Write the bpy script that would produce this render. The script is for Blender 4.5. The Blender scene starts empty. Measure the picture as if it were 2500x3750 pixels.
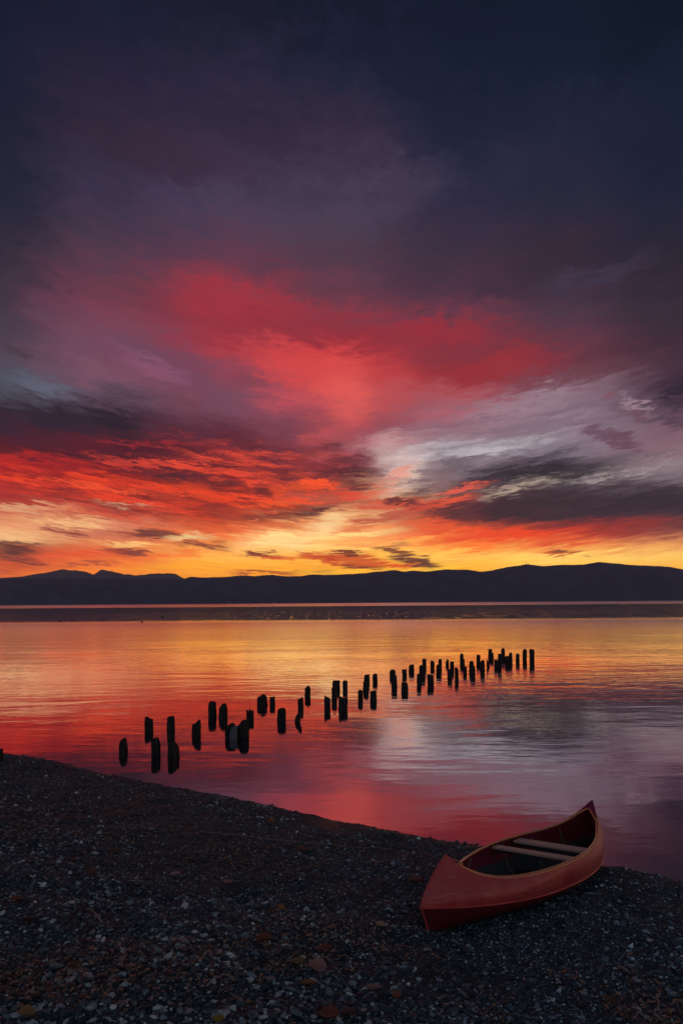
import bpy, math, random
import numpy as np
from mathutils import Vector, Matrix

R = random.Random(7)
NR = np.random.RandomState(11)
S = bpy.context.scene
COL = S.collection

# ------------------------------------------------------------------ camera
ROLL = 0.0072          # the camera leans a little: the far shore climbs to the right
F = 2500.0             # focal length in pixels of a 2500 x 3750 picture (24 mm)
H = 3.3                # eye above the lake
cam_d = bpy.data.cameras.new('camera')
cam_d.lens = 24; cam_d.sensor_width = 36; cam_d.sensor_fit = 'AUTO'
cam_d.shift_y = 332 / 3750
cam_d.clip_start = 0.1; cam_d.clip_end = 80000
cam = bpy.data.objects.new('camera', cam_d)
COL.objects.link(cam)
cam.location = (0, 0, H)
cam.rotation_euler = (math.pi / 2, ROLL, 0)
S.camera = cam

def ray(px, py):
    dx, dy = px - 1250, py - 2207
    u = dx * math.cos(ROLL) - dy * math.sin(ROLL)
    v = dx * math.sin(ROLL) + dy * math.cos(ROLL)
    return (u / F, 1.0, -v / F)

def on_plane(px, py, z=0.0):
    d = ray(px, py); t = (z - H) / d[2]
    return (d[0] * t, t)

def lin(c):
    return tuple((x / 255 / 12.92) if x / 255 <= .04045 else ((x / 255 + .055) / 1.055) ** 2.4 for x in c)

# ------------------------------------------------------------------ view
S.view_settings.view_transform = 'Standard'
S.view_settings.look = 'None'
S.view_settings.exposure = 0.0
S.view_settings.gamma = 1.0
S.view_settings.use_curve_mapping = False
S.render.engine = 'CYCLES'
cy = S.cycles
cy.max_bounces = 5; cy.diffuse_bounces = 2; cy.glossy_bounces = 3; cy.transmission_bounces = 2
cy.volume_bounces = 0; cy.caustics_reflective = False; cy.caustics_refractive = False
cy.sample_clamp_indirect = 4.0
cy.use_denoising = True
cy.use_adaptive_sampling = True; cy.adaptive_threshold = 0.012

# ------------------------------------------------------------------ node helper
class G:
    def __init__(self, tree):
        self.t = tree; self.n = tree.nodes; self.l = tree.links
    def put(self, sock, v):
        if v is None: return
        if hasattr(v, 'is_output'): self.l.new(v, sock)
        else: sock.default_value = v
    def node(self, typ, **kw):
        n = self.n.new(typ)
        for k, v in kw.items(): setattr(n, k, v)
        return n
    def m(self, op, a, b=None, c=None, clamp=False):
        n = self.node('ShaderNodeMath', operation=op, use_clamp=clamp)
        self.put(n.inputs[0], a); self.put(n.inputs[1], b); self.put(n.inputs[2], c)
        return n.outputs[0]
    def vm(self, op, a, b=None, scale=None):
        n = self.node('ShaderNodeVectorMath', operation=op)
        self.put(n.inputs[0], a); self.put(n.inputs[1], b)
        if scale is not None: self.put(n.inputs['Scale'], scale)
        return n.outputs[0]
    def xyz(self, x, y, z=0.0):
        n = self.node('ShaderNodeCombineXYZ')
        self.put(n.inputs[0], x); self.put(n.inputs[1], y); self.put(n.inputs[2], z)
        return n.outputs[0]
    def sep(self, v):
        n = self.node('ShaderNodeSeparateXYZ'); self.put(n.inputs[0], v)
        return n.outputs
    def noise(self, v, scale=1, detail=4, rough=.5, dist=0, lac=2.0):
        n = self.node('ShaderNodeTexNoise'); self.put(n.inputs['Vector'], v)
        n.inputs['Scale'].default_value = scale; n.inputs['Detail'].default_value = detail
        n.inputs['Roughness'].default_value = rough; n.inputs['Distortion'].default_value = dist
        n.inputs['Lacunarity'].default_value = lac
        return n.outputs['Fac'], n.outputs['Color']
    def rng(self, v, a, b, c=0., d=1., smooth=True):
        n = self.node('ShaderNodeMapRange', clamp=True)
        n.interpolation_type = 'SMOOTHSTEP' if smooth else 'LINEAR'
        self.put(n.inputs[0], v)
        for i, x in enumerate((a, b, c, d)): self.put(n.inputs[i + 1], x)
        return n.outputs[0]
    def mix(self, f, a, b, blend='MIX'):
        n = self.node('ShaderNodeMix', data_type='RGBA', blend_type=blend)
        self.put(n.inputs[0], f)
        for s, v in ((n.inputs[6], a), (n.inputs[7], b)):
            if isinstance(v, tuple) and len(v) == 3: v = v + (1.0,)
            self.put(s, v)
        return n.outputs[2]
    def ramp(self, f, stops, mode='LINEAR'):
        n = self.node('ShaderNodeValToRGB'); r = n.color_ramp; r.interpolation = mode
        while len(r.elements) < len(stops): r.elements.new(0.5)
        for e, (p, c) in zip(r.elements, sorted(stops)):
            e.position = p; e.color = tuple(c)[:3] + (1.0,)
        self.put(n.inputs[0], f)
        return n.outputs[0]

# ------------------------------------------------------------------ sky (world)
W = bpy.data.worlds.new('World'); S.world = W; W.use_nodes = True
W.node_tree.nodes.clear()
g = G(W.node_tree)

def azel(px, py):
    x, _, z = ray(px, py)
    return math.atan(x), math.atan2(z, math.hypot(x, 1))

tc = g.node('ShaderNodeTexCoord')
dx_, dy_, dz_ = g.sep(tc.outputs['Generated'])
AZ = g.m('ARCTAN2', dx_, dy_)
EL = g.m('MAXIMUM', g.m('ARCSINE', dz_), 0.0)
FAN = g.m('SQRT', g.m('ADD', g.m('MINIMUM', g.m('MULTIPLY', AZ, AZ), .36), .015))      # streaks fan out from the place where the sun set
LE = g.m('LOGARITHM', g.m('ADD', g.m('MAXIMUM', g.m('ADD', g.m('SUBTRACT', EL, g.m('MULTIPLY', FAN, .13)), .03), -.03), 0.08), math.e)
NC = g.xyz(g.m('MULTIPLY', AZ, 1.0), LE, 0.0)               # cloud noise coordinates: finer towards the horizon
amp = g.m('ADD', g.m('MULTIPLY', EL, 1.15), 0.16)
# broad warp
_, w1 = g.noise(g.vm('MULTIPLY', NC, (3.2, 3.6, 0)), 1, 3, .55)
w1 = g.vm('SUBTRACT', w1, (.5, .5, .5))
# wispy warp, streaks along the clouds
_, w2 = g.noise(g.vm('MULTIPLY', NC, (13, 17, 0)), 1, 5, .6, .6)
w2 = g.vm('SUBTRACT', w2, (.5, .5, .5))
_, w3 = g.noise(g.vm('MULTIPLY', NC, (46, 70, 0)), 1, 4, .6, .8)
w3 = g.vm('SUBTRACT', w3, (.5, .5, .5))
wv = g.vm('ADD', g.vm('MULTIPLY', w1, (.16, .07, 0)), g.vm('ADD', g.vm('MULTIPLY', w2, (.13, .10, 0)), g.vm('MULTIPLY', w3, (.06, .075, 0))))
wv = g.vm('SCALE', wv, None, amp)
P = g.vm('ADD', g.xyz(AZ, EL, 0.0), wv)
PX, PY, _ = g.sep(P)
d1, _ = g.noise(g.vm('MULTIPLY', g.vm('ADD', NC, g.vm('SCALE', wv, None, 2.0)), (19, 44, 0)), 1, 7, .68)
D1 = g.m('SUBTRACT', d1, .5)
d3, _ = g.noise(g.vm('MULTIPLY', g.vm('ADD', NC, g.vm('SCALE', wv, None, 1.5)), (6, 19, 4)), 1, 6, .6)
d2, _ = g.noise(g.vm('MULTIPLY', NC, (4.5, 5.5, 3)), 1, 5, .55, .5)
D2 = g.m('SUBTRACT', d2, .5)
K1 = g.m('ADD', g.m('MULTIPLY', D1, 3.4), 1.0)
K2 = g.m('ADD', g.m('MULTIPLY', D2, 1.8), 1.0)
K3 = g.m('ADD', g.m('MULTIPLY', D1, 9.0), .9)
K4 = g.m('ADD', .85, g.m('MULTIPLY', g.m('SUBTRACT', d3, .5), 8.0))
K5 = g.m('ADD', .9, g.m('MULTIPLY', D2, 4.5))
KK = (K2, K1, K1, K3, K4, K5)

ROWS = [0, 250, 500, 750, 950, 1070, 1150, 1230, 1300, 1380, 1450, 1520, 1580, 1640, 1700, 1760, 1820, 1870, 1920, 1960, 2000, 2040, 2070, 2110]
COLS = {
 0: [(30,33,50),(34,36,54),(40,38,54),(46,44,60),(62,54,70),(72,60,76),(80,66,82),(86,72,88),(92,80,96),(88,88,104),(80,80,92),(66,54,70),(68,42,58),(100,36,48),(140,38,44),(176,52,48),(160,56,54),(200,110,84),(226,160,116),(236,190,136),(170,100,74),(200,92,58),(210,96,52),(225,115,52)],
 400: [(34,35,52),(48,40,58),(58,46,62),(70,56,74),(88,66,84),(110,68,84),(130,72,90),(128,80,98),(124,84,102),(130,90,108),(100,80,96),(70,52,66),(84,40,54),(104,36,48),(124,38,46),(160,44,42),(186,60,46),(180,84,68),(210,130,100),(200,120,88),(220,120,74),(225,110,60),(240,130,56),(250,150,50)],
 800: [(33,34,50),(52,44,62),(66,50,68),(84,66,84),(110,66,84),(150,64,78),(150,60,74),(156,62,76),(152,70,86),(140,74,90),(128,76,92),(116,70,86),(96,50,66),(112,46,58),(130,46,52),(170,52,42),(196,62,40),(196,66,42),(190,84,54),(230,120,70),(244,170,90),(250,184,84),(250,176,60),(250,165,44)],
 1250: [(27,32,47),(42,42,60),(66,50,66),(84,66,82),(88,66,82),(110,66,82),(140,66,80),(150,56,68),(184,64,72),(200,80,82),(198,88,90),(180,86,92),(150,84,96),(136,72,82),(140,64,70),(136,72,70),(170,94,78),(214,140,96),(240,190,130),(250,214,144),(250,206,120),(250,190,84),(248,172,52),(248,164,44)],
 1650: [(24,32,47),(30,36,54),(40,42,60),(58,50,68),(74,58,76),(84,60,78),(110,64,80),(140,60,74),(150,62,74),(170,66,72),(170,90,98),(140,98,110),(160,130,140),(178,168,174),(140,126,134),(120,102,108),(120,82,80),(130,64,64),(160,60,54),(228,94,54),(248,160,74),(250,195,92),(252,186,60),(250,178,50)],
 2050: [(23,33,48),(28,36,52),(42,42,60),(50,46,62),(66,52,68),(72,56,72),(86,64,80),(100,64,80),(110,64,78),(120,80,92),(142,116,130),(152,132,144),(154,138,148),(136,124,136),(100,90,98),(78,68,76),(90,76,80),(80,60,68),(104,54,58),(184,66,50),(238,140,74),(252,208,112),(252,200,90),(252,190,60)],
 2500: [(19,29,42),(28,36,52),(34,38,56),(44,42,58),(52,46,60),(62,52,66),(64,52,66),(68,50,64),(72,54,66),(78,56,72),(82,60,74),(110,84,98),(130,100,112),(140,112,122),(140,124,130),(120,106,114),(76,60,72),(76,58,68),(104,62,64),(160,90,74),(232,165,98),(250,202,108),(250,188,84),(250,178,60)],
}
def fac_el(el): return math.sqrt(max(el, 0) / 1.5708)
FAC = g.m('SQRT', g.m('DIVIDE', g.m('MAXIMUM', PY, 0.0), 1.5708))
base = None; prev = None
for x in sorted(COLS):
    st = [(fac_el(azel(x, y)[1]), lin(c if y > 900 else (c[0] * .98, c[1] * 1.07, c[2] * 1.12))) for y, c in zip(ROWS, COLS[x])]
    st += [(.80, lin((30, 36, 52))), (1.0, lin((38, 45, 62)))]
    col = g.ramp(FAC, st)
    a = azel(x, 1700)[0]
    base = col if base is None else g.mix(g.rng(PX, prev, a), base, col)
    prev = a
# away from the sunset an unseen dusk sky, brightened to light beach and canoe
dusk = g.ramp(FAC, [(0, lin((214, 132, 92))), (.16, lin((176, 114, 104))), (.3, lin((134, 128, 138))), (.5, lin((112, 124, 140))), (.72, lin((80, 92, 108))), (1, lin((52, 62, 76)))])
base = g.mix(g.rng(g.m('ABSOLUTE', AZ), .8, 2.5), base, dusk)

# cloud strokes: (px, py, half width, half height, tilt, colour, opacity, kind)  kind 0 soft veil, 1 streaky cloud, 2 crisp small cloud
ST = [
 # upper veil
 (1387,750,300,140,25,(86,74,94),.45,0),(2200,1004,300,60,18,(78,70,92),.5,0),(600,560,420,110,-14,(66,48,66),.5,0),
 (877,1116,330,70,-3,(172,60,72),.6,0),(1036,1215,300,36,-12,(144,54,68),.6,0),(1562,1205,230,60,-6,(158,54,66),.7,0),
 (1130,1310,360,80,-6,(218,82,80),.6,0),(1280,1470,120,200,6,(234,112,102),.55,0),(1100,1380,480,190,-8,(206,84,84),.5,5),(900,1430,420,130,-14,(116,78,100),.5,5),(1250,1570,360,110,4,(126,70,86),.45,5),(560,1300,420,150,-20,(100,78,100),.5,5),(1700,1330,520,130,6,(116,56,68),.5,5),(1000,1180,700,120,-3,(150,58,72),.5,5),(1180,1610,120,130,10,(214,96,92),.5,5),(956,1403,140,45,-16,(112,72,88),.5,0),
 (558,1345,200,50,-24,(154,98,122),.5,0),(420,1300,150,60,-35,(120,72,92),.4,0),(160,1419,160,46,-8,(106,110,126),.7,0),(96,1275,120,22,-14,(78,60,70),.6,0),
 (1753,1350,360,60,8,(154,56,64),.75,0),(820,1480,150,50,20,(118,84,100),.5,0),(1060,1450,170,60,-8,(200,88,96),.5,1),(1120,1560,120,46,10,(110,66,82),.5,1),
 # pale opening on the right
 (1967,1455,340,40,13,(166,142,154),.6,0),(1848,1625,260,44,12,(196,190,194),.7,1),(1500,1683,150,70,20,(206,190,192),.75,1),
 (1640,1500,160,50,20,(176,110,120),.5,0),(1409,1610,180,44,12,(196,140,144),.6,1),(1450,1690,110,130,-8,(214,186,178),.5,0),(1370,1800,150,90,-30,(238,188,146),.5,0),(1420,1840,260,40,10,(240,200,150),.6,3),(1480,1760,130,70,24,(232,206,186),.6,3),
 # top right dark cloud
 (2470,1440,130,80,20,(56,45,62),.95,1),(2420,1535,190,28,-12,(90,70,84),.85,1),(2254,1598,120,26,-18,(108,76,92),.85,2),(2222,1448,40,14,10,(146,80,92),.7,2),(2320,1480,90,18,-30,(176,150,162),.6,1),(2310,1507,70,12,-10,(120,84,98),.7,2),
 # left dark and red bank
 (560,1800,800,110,-5,(232,78,42),.7,3),(950,1730,520,110,-9,(232,88,62),.7,3),(420,1660,620,110,-4,(78,36,50),.75,4),(760,1830,700,110,-4,(92,40,46),.75,4),(1080,1690,420,90,-8,(80,42,54),.7,4),
 (190,1530,380,62,-3,(54,42,56),.95,1),(415,1545,120,42,-6,(50,40,52),.95,1),(110,1618,340,46,-1,(84,40,56),.65,1),(120,1700,380,44,-2,(180,46,46),.7,1),
 (520,1612,230,16,-3,(152,46,58),.7,1),(480,1683,200,22,-3,(216,76,60),.75,1),(700,1708,220,20,-9,(228,84,60),.8,1),(780,1640,210,22,-8,(132,50,60),.6,1),
 (690,1754,230,30,-9,(74,42,54),.95,1),(500,1722,90,16,-6,(96,46,54),.8,1),(860,1772,60,20,-6,(80,44,52),.8,1),
 (300,1780,330,18,-4,(226,78,50),.7,1),(500,1802,320,14,-5,(236,92,54),.75,1),(239,1806,120,13,-6,(112,46,52),.85,1),(797,1818,360,56,-5,(230,80,44),.6,1),
 (1180,1706,170,36,-4,(112,50,58),.8,1),(1298,1718,120,36,-6,(84,46,54),.9,1),(1290,1768,110,20,-4,(98,50,54),.8,1),
 (1116,1780,170,26,4,(242,94,46),.8,1),(1300,1808,130,24,8,(218,82,56),.75,1),
 (733,1862,120,9,-4,(130,52,50),.8,1),(598,1810,170,9,-6,(136,54,50),.75,1),(972,1794,36,14,-8,(112,50,50),.85,2),(917,1826,40,9,-6,(112,50,50),.8,2),
 (1150,1884,120,30,22,(92,58,58),.95,1),(990,1902,200,24,5,(118,56,52),.8,1),(813,1886,120,22,-2,(132,58,50),.7,1),(1000,1850,200,14,8,(240,96,46),.7,1),
 (96,1860,260,18,-2,(222,172,132),.75,1),(239,1908,210,28,-3,(240,192,138),.75,1),(478,1850,140,10,-3,(204,156,126),.7,1),
 (380,1880,260,14,-5,(214,96,66),.6,1),(239,1938,110,18,-9,(140,64,62),.85,1),(518,1952,180,13,-4,(150,70,60),.75,1),(574,1948,80,15,-3,(108,62,56),.85,2),
 (478,1990,150,16,-2,(246,198,126),.8,1),(701,1966,110,15,-2,(226,198,142),.9,1),(749,1994,140,19,-3,(124,62,52),.95,1),
 (462,2021,95,17,-2,(128,66,58),.95,2),(56,2017,120,22,-4,(104,60,52),.95,1),(88,2050,110,13,-6,(112,58,54),.9,1),(48,1990,120,9,2,(100,70,60),.8,2),
 (279,2033,200,22,2,(230,92,50),.7,1),(640,2030,220,14,4,(240,116,54),.75,1),(319,2068,130,8,0,(168,80,56),.8,1),(24,2097,90,10,-3,(186,88,60),.8,1),(640,2075,240,20,4,(250,172,48),.7,0),
 (1900,1800,620,170,8,(58,50,60),.55,4),(1950,1560,560,170,12,(120,98,112),.5,4),(1300,1960,900,90,0,(236,110,60),.5,4),
 # bright wedge over the ridge
 (1040,1982,210,44,2,(250,216,150),.85,1),(1205,1926,110,46,28,(240,206,150),.8,1),(980,2031,95,10,-4,(128,60,48),.95,2),(1070,2042,110,7,-4,(220,100,44),.8,2),
 (1180,2041,80,14,-14,(204,84,40),.85,2),(992,2095,140,8,0,(166,68,40),.9,2),(1180,2091,45,8,0,(108,60,50),.9,2),
 (1298,2049,140,24,-10,(196,74,36),.85,2),(1274,2026,60,9,-6,(116,56,44),.9,2),(1433,2025,75,12,-12,(118,62,48),.9,2),(1330,2076,75,10,-4,(122,50,38),.9,2),(1521,2061,85,20,-8,(104,58,50),.95,2),(1450,2076,100,9,-4,(222,92,30),.8,2),(1465,1996,45,12,6,(150,110,80),.6,2),
 (1250,2095,260,18,0,(255,200,60),.6,0),(1560,2085,200,12,2,(255,210,70),.6,0),
 # right cloud bank
 (1967,1738,400,56,7,(54,49,57),.97,1),(1768,1762,110,30,10,(68,58,66),.9,1),(1672,1706,95,26,14,(110,98,104),.8,1),(1569,1718,75,30,30,(150,130,132),.6,1),(1593,1778,100,44,16,(150,116,116),.6,1),(2025,1662,130,18,12,(92,82,90),.75,1),(2286,1675,240,14,8,(112,96,106),.75,1),
 (2246,1752,220,24,12,(180,168,164),.5,3),(2300,1730,300,50,13,(174,158,160),.35,3),(2206,1790,220,22,8,(82,70,76),.8,1),
 (1850,1812,150,18,16,(186,166,148),.7,1),(1900,1790,260,40,15,(196,180,164),.4,3),
 (1980,1864,500,60,7,(64,50,57),.95,1),(2340,1836,340,70,9,(60,48,58),.92,1),(1664,1890,150,30,-5,(96,58,60),.85,1),
 (2206,1930,380,46,5,(160,60,54),.7,1),(1808,1970,380,34,2,(230,80,42),.9,1),(1610,1936,190,40,-14,(228,100,58),.75,1),(1728,2005,150,15,6,(246,124,54),.85,1),(2050,1990,160,14,3,(220,84,50),.7,1),
 (1664,1802,150,16,12,(222,100,80),.85,1),(1632,1850,130,18,10,(228,96,68),.8,1),(1433,1850,140,28,-4,(202,80,60),.85,2),(1465,1842,65,12,-10,(106,58,58),.9,2),(1393,1898,140,14,8,(184,90,74),.8,2),(1330,1938,110,12,14,(224,132,90),.8,2),(1450,1738,80,24,28,(226,130,112),.55,1),(1540,1760,110,50,50,(120,98,102),.55,3),(1500,1985,200,14,6,(252,190,96),.6,1),
 (2055,2024,85,10,0,(196,96,50),.95,2),(2055,2018,50,6,0,(120,72,56),.9,2),(2135,2025,32,6,0,(180,96,60),.85,2),(2031,2074,230,5,0,(255,200,80),.6,0),
]
if True:
    for (px, py, rx, ry, ang, c, al, kind) in ST:
        a0, e0 = azel(px, py)
        th = math.radians(ang)
        a1, e1 = azel(px + rx * math.cos(th), py - rx * math.sin(th))
        a2, e2 = azel(px - ry * math.sin(th), py - ry * math.cos(th))
        n = g.node('ShaderNodeMapping', vector_type='TEXTURE')
        g.put(n.inputs[0], P)
        n.inputs[1].default_value = (a0, e0, 0)
        n.inputs[2].default_value = (0, 0, math.atan2(e1 - e0, a1 - a0))
        k = 1.55 if kind == 2 else 1.25
        n.inputs[3].default_value = (math.hypot(a1 - a0, e1 - e0) * k, math.hypot(a2 - a0, e2 - e0) * k, 1)
        gr = g.node('ShaderNodeTexGradient', gradient_type='SPHERICAL')
        g.put(gr.inputs[0], n.outputs[0])
        v = g.m('MULTIPLY', gr.outputs['Fac'], KK[kind])
        lo, hi = ((.06, .9), (.10, .85), (.16, .6), (.12, .95), (.12, .95), (.08, 1.0))[kind]
        f = g.rng(v, lo, hi, 0., al)
        base = g.mix(f, base, lin(c))
# thin streaks all through the clouds and a soft unevenness of the veil
st_f, _ = g.noise(g.vm('MULTIPLY', g.vm('ADD', NC, g.vm('SCALE', wv, None, 1.5)), (24, 60, 1)), 1, 6, .68)
low = g.rng(EL, .02, .36, 1., 0.)
mul = g.m('ADD', g.m('MULTIPLY', g.m('MULTIPLY', g.m('SUBTRACT', st_f, .5), low), .9), 1.0)
mul = g.m('MULTIPLY', mul, g.m('ADD', g.m('MULTIPLY', D2, .35), 1.0))
# the glow stands behind the lake haze: brighter towards the horizon
mul = g.m('MULTIPLY', mul, g.m('EXPONENT', g.m('DIVIDE', .030, g.m('ADD', EL, .035))))
mul = g.m('MULTIPLY', mul, g.rng(dz_, -.03, -.004, .03, 1.0))          # nothing shines from under the ground
gm = g.node('ShaderNodeGamma'); g.put(gm.inputs[0], base); gm.inputs[1].default_value = 1.16
sky_col = g.vm('SCALE', gm.outputs[0], None, g.m('MULTIPLY', mul, 1.12))
nish = g.node('ShaderNodeTexSky', sky_type='NISHITA')
nish.sun_disc = False
nish.sun_elevation = math.radians(0.5); nish.sun_rotation = math.radians(2)
nish.air_density = 1.5; nish.dust_density = 2.0
b1 = g.node('ShaderNodeBackground'); g.put(b1.inputs[0], sky_col); b1.inputs[1].default_value = 1.0
b2 = g.node('ShaderNodeBackground'); g.put(b2.inputs[0], nish.outputs[0]); b2.inputs[1].default_value = 0.0008
ad = g.node('ShaderNodeAddShader'); g.l.new(b1.outputs[0], ad.inputs[0]); g.l.new(b2.outputs[0], ad.inputs[1])
wo = g.node('ShaderNodeOutputWorld'); g.l.new(ad.outputs[0], wo.inputs[0])
W.cycles.sampling_method = 'MANUAL'; W.cycles.sample_map_resolution = 512

# the sun has gone down behind the far ridge: the lamp stands just below that ridge
sun_d = bpy.data.lights.new('sun', 'SUN'); sun_d.energy = 0.5; sun_d.angle = math.radians(.5); sun_d.color = (1, .72, .45)
sun = bpy.data.objects.new('sun', sun_d); COL.objects.link(sun)
sun.rotation_euler = (math.radians(-89.5), 0, math.radians(-2))

#SPLIT
# ------------------------------------------------------------------ mesh helpers
def mesh_obj(name, v, f, mat=None, parent=None, smooth=True):
    me = bpy.data.meshes.new(name)
    me.from_pydata([tuple(p) for p in v], [], [tuple(q) for q in f])
    me.polygons.foreach_set('use_smooth', [smooth] * len(me.polygons))
    me.update()
    if mat: me.materials.append(mat)
    o = bpy.data.objects.new(name, me); COL.objects.link(o)
    if parent: o.parent = parent
    return o

def np_obj(name, v, tris, mat, smooth=False, size=3):
    me = bpy.data.meshes.new(name)
    v = np.asarray(v, np.float32); tris = np.asarray(tris, np.int32)
    me.vertices.add(len(v)); me.vertices.foreach_set('co', v.ravel())
    me.loops.add(tris.size); me.loops.foreach_set('vertex_index', tris.ravel())
    me.polygons.add(len(tris))
    me.polygons.foreach_set('loop_start', np.arange(0, tris.size, size, dtype=np.int32))
    me.polygons.foreach_set('use_smooth', np.full(len(tris), smooth))
    me.update(calc_edges=True); me.validate()
    me.materials.append(mat)
    o = bpy.data.objects.new(name, me); COL.objects.link(o)
    return o

def tag(o, label=None, cat=None, group=None, kind=None):
    if label: o['label'] = label
    if cat: o['category'] = cat
    if group: o['group'] = group
    if kind: o['kind'] = kind
    return o

def tube(pts, rad, n=6, cap=True):
    pts = [Vector(p) for p in pts]; v = []; f = []
    rad = rad if isinstance(rad, (list, tuple)) else [rad] * len(pts)
    up = Vector((.13, .21, 1)).normalized()
    for i, p in enumerate(pts):
        t = (pts[min(i + 1, len(pts) - 1)] - pts[max(i - 1, 0)]).normalized()
        a = t.cross(up)
        if a.length < .05: a = t.cross(Vector((1, 0, 0)))
        a.normalize(); b = a.cross(t)
        for k in range(n):
            w = 2 * math.pi * k / n
            v.append(p + (a * math.cos(w) + b * math.sin(w)) * rad[i])
    for i in range(len(pts) - 1):
        for k in range(n):
            f.append((i * n + k, i * n + (k + 1) % n, (i + 1) * n + (k + 1) % n, (i + 1) * n + k))
    if cap:
        f.append(tuple(range(n))[::-1]); f.append(tuple((len(pts) - 1) * n + k for k in range(n)))
    return v, f

def box(c, s, rz=0.0):
    c = Vector(c); v = []
    for z in (-1, 1):
        for y in (-1, 1):
            for x in (-1, 1):
                p = Vector((x * s[0] / 2, y * s[1] / 2, z * s[2] / 2))
                p.rotate(Matrix.Rotation(rz, 3, 'Z')); v.append(c + p)
    f = [(0, 2, 3, 1), (4, 5, 7, 6), (0, 1, 5, 4), (2, 6, 7, 3), (0, 4, 6, 2), (1, 3, 7, 5)]
    return v, f

def join(*parts):
    V = []; Fc = []
    for v, f in parts:
        o = len(V); V += list(v); Fc += [tuple(i + o for i in q) for q in f]
    return V, Fc

# numpy value noise
_T = NR.rand(256, 256)
def vnoise(x, y):
    xi = np.floor(x).astype(int); yi = np.floor(y).astype(int)
    fx = x - xi; fy = y - yi
    fx = fx * fx * (3 - 2 * fx); fy = fy * fy * (3 - 2 * fy)
    a = _T[xi & 255, yi & 255]; b = _T[(xi + 1) & 255, yi & 255]
    c = _T[xi & 255, (yi + 1) & 255]; d = _T[(xi + 1) & 255, (yi + 1) & 255]
    return (a * (1 - fx) + b * fx) * (1 - fy) + (c * (1 - fx) + d * fx) * fy - .5
def fbm(x, y, o=4, r=.5):
    s = 0; a = 1
    for i in range(o):
        s = s + a * vnoise(x + 17.3 * i, y - 9.1 * i); x = x * 2.03; y = y * 2.03; a *= r
    return s

# ------------------------------------------------------------------ materials
def material(name):
    m = bpy.data.materials.new(name); m.use_nodes = True
    m.node_tree.nodes.clear()
    q = G(m.node_tree)
    out = q.node('ShaderNodeOutputMaterial')
    b = q.node('ShaderNodeBsdfPrincipled'); q.l.new(b.outputs[0], out.inputs[0])
    q.b = b; q.out = out
    return m, q
def bump(q, h, dist, strength=1.0):
    n = q.node('ShaderNodeBump'); n.inputs['Strength'].default_value = strength
    n.inputs['Distance'].default_value = dist; q.put(n.inputs['Height'], h)
    q.l.new(n.outputs[0], q.b.inputs['Normal'])
def simple(name, c, rough=.5, var=.3, scale=6, bmp=0.0, coat=0, spec=.5, metal=0, stretch=(1, 1, 1)):
    m, q = material(name)
    t = q.node('ShaderNodeTexCoord')
    vec = q.vm('MULTIPLY', t.outputs['Object'], stretch)
    f, _ = q.noise(vec, scale, 6, .6)
    k = q.m('ADD', q.m('MULTIPLY', q.m('SUBTRACT', f, .5), 2 * var), 1.0)
    col = q.vm('SCALE', c, None, k)
    q.put(q.b.inputs['Base Color'], col)
    q.b.inputs['Roughness'].default_value = rough
    q.b.inputs['Coat Weight'].default_value = coat; q.b.inputs['Coat Roughness'].default_value = .18
    q.b.inputs['Specular IOR Level'].default_value = spec; q.b.inputs['Metallic'].default_value = metal
    if bmp:
        f2, _ = q.noise(vec, scale * 5, 5, .6); bump(q, f2, bmp)
    return m

# beach ground
MAT = {}
m, q = material('wet_grit'); MAT['beach'] = m
ge = q.node('ShaderNodeNewGeometry'); pos = ge.outputs['Position']
big, _ = q.noise(pos, .9, 4, .55)
fine, _ = q.noise(pos, 70, 4, .7)
vo = q.node('ShaderNodeTexVoronoi'); q.put(vo.inputs['Vector'], pos); vo.inputs['Scale'].default_value = 62
grain = q.sep(vo.outputs['Color'])[0]
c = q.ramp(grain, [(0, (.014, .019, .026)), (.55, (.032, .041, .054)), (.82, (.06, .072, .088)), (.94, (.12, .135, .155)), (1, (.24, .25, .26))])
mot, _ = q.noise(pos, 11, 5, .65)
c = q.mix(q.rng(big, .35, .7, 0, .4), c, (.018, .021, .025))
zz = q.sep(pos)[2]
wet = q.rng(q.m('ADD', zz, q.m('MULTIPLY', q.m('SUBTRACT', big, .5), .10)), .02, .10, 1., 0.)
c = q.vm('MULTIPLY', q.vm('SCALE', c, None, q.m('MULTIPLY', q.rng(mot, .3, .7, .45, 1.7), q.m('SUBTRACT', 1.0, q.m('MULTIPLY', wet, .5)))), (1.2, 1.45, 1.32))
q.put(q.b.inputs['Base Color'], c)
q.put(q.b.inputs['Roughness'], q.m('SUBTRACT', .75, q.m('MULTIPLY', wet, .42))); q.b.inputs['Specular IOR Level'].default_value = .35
hh = q.m('ADD', q.m('MULTIPLY', vo.outputs['Distance'], -1.0), q.m('MULTIPLY', fine, .6))
bump(q, hh, .012)

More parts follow.
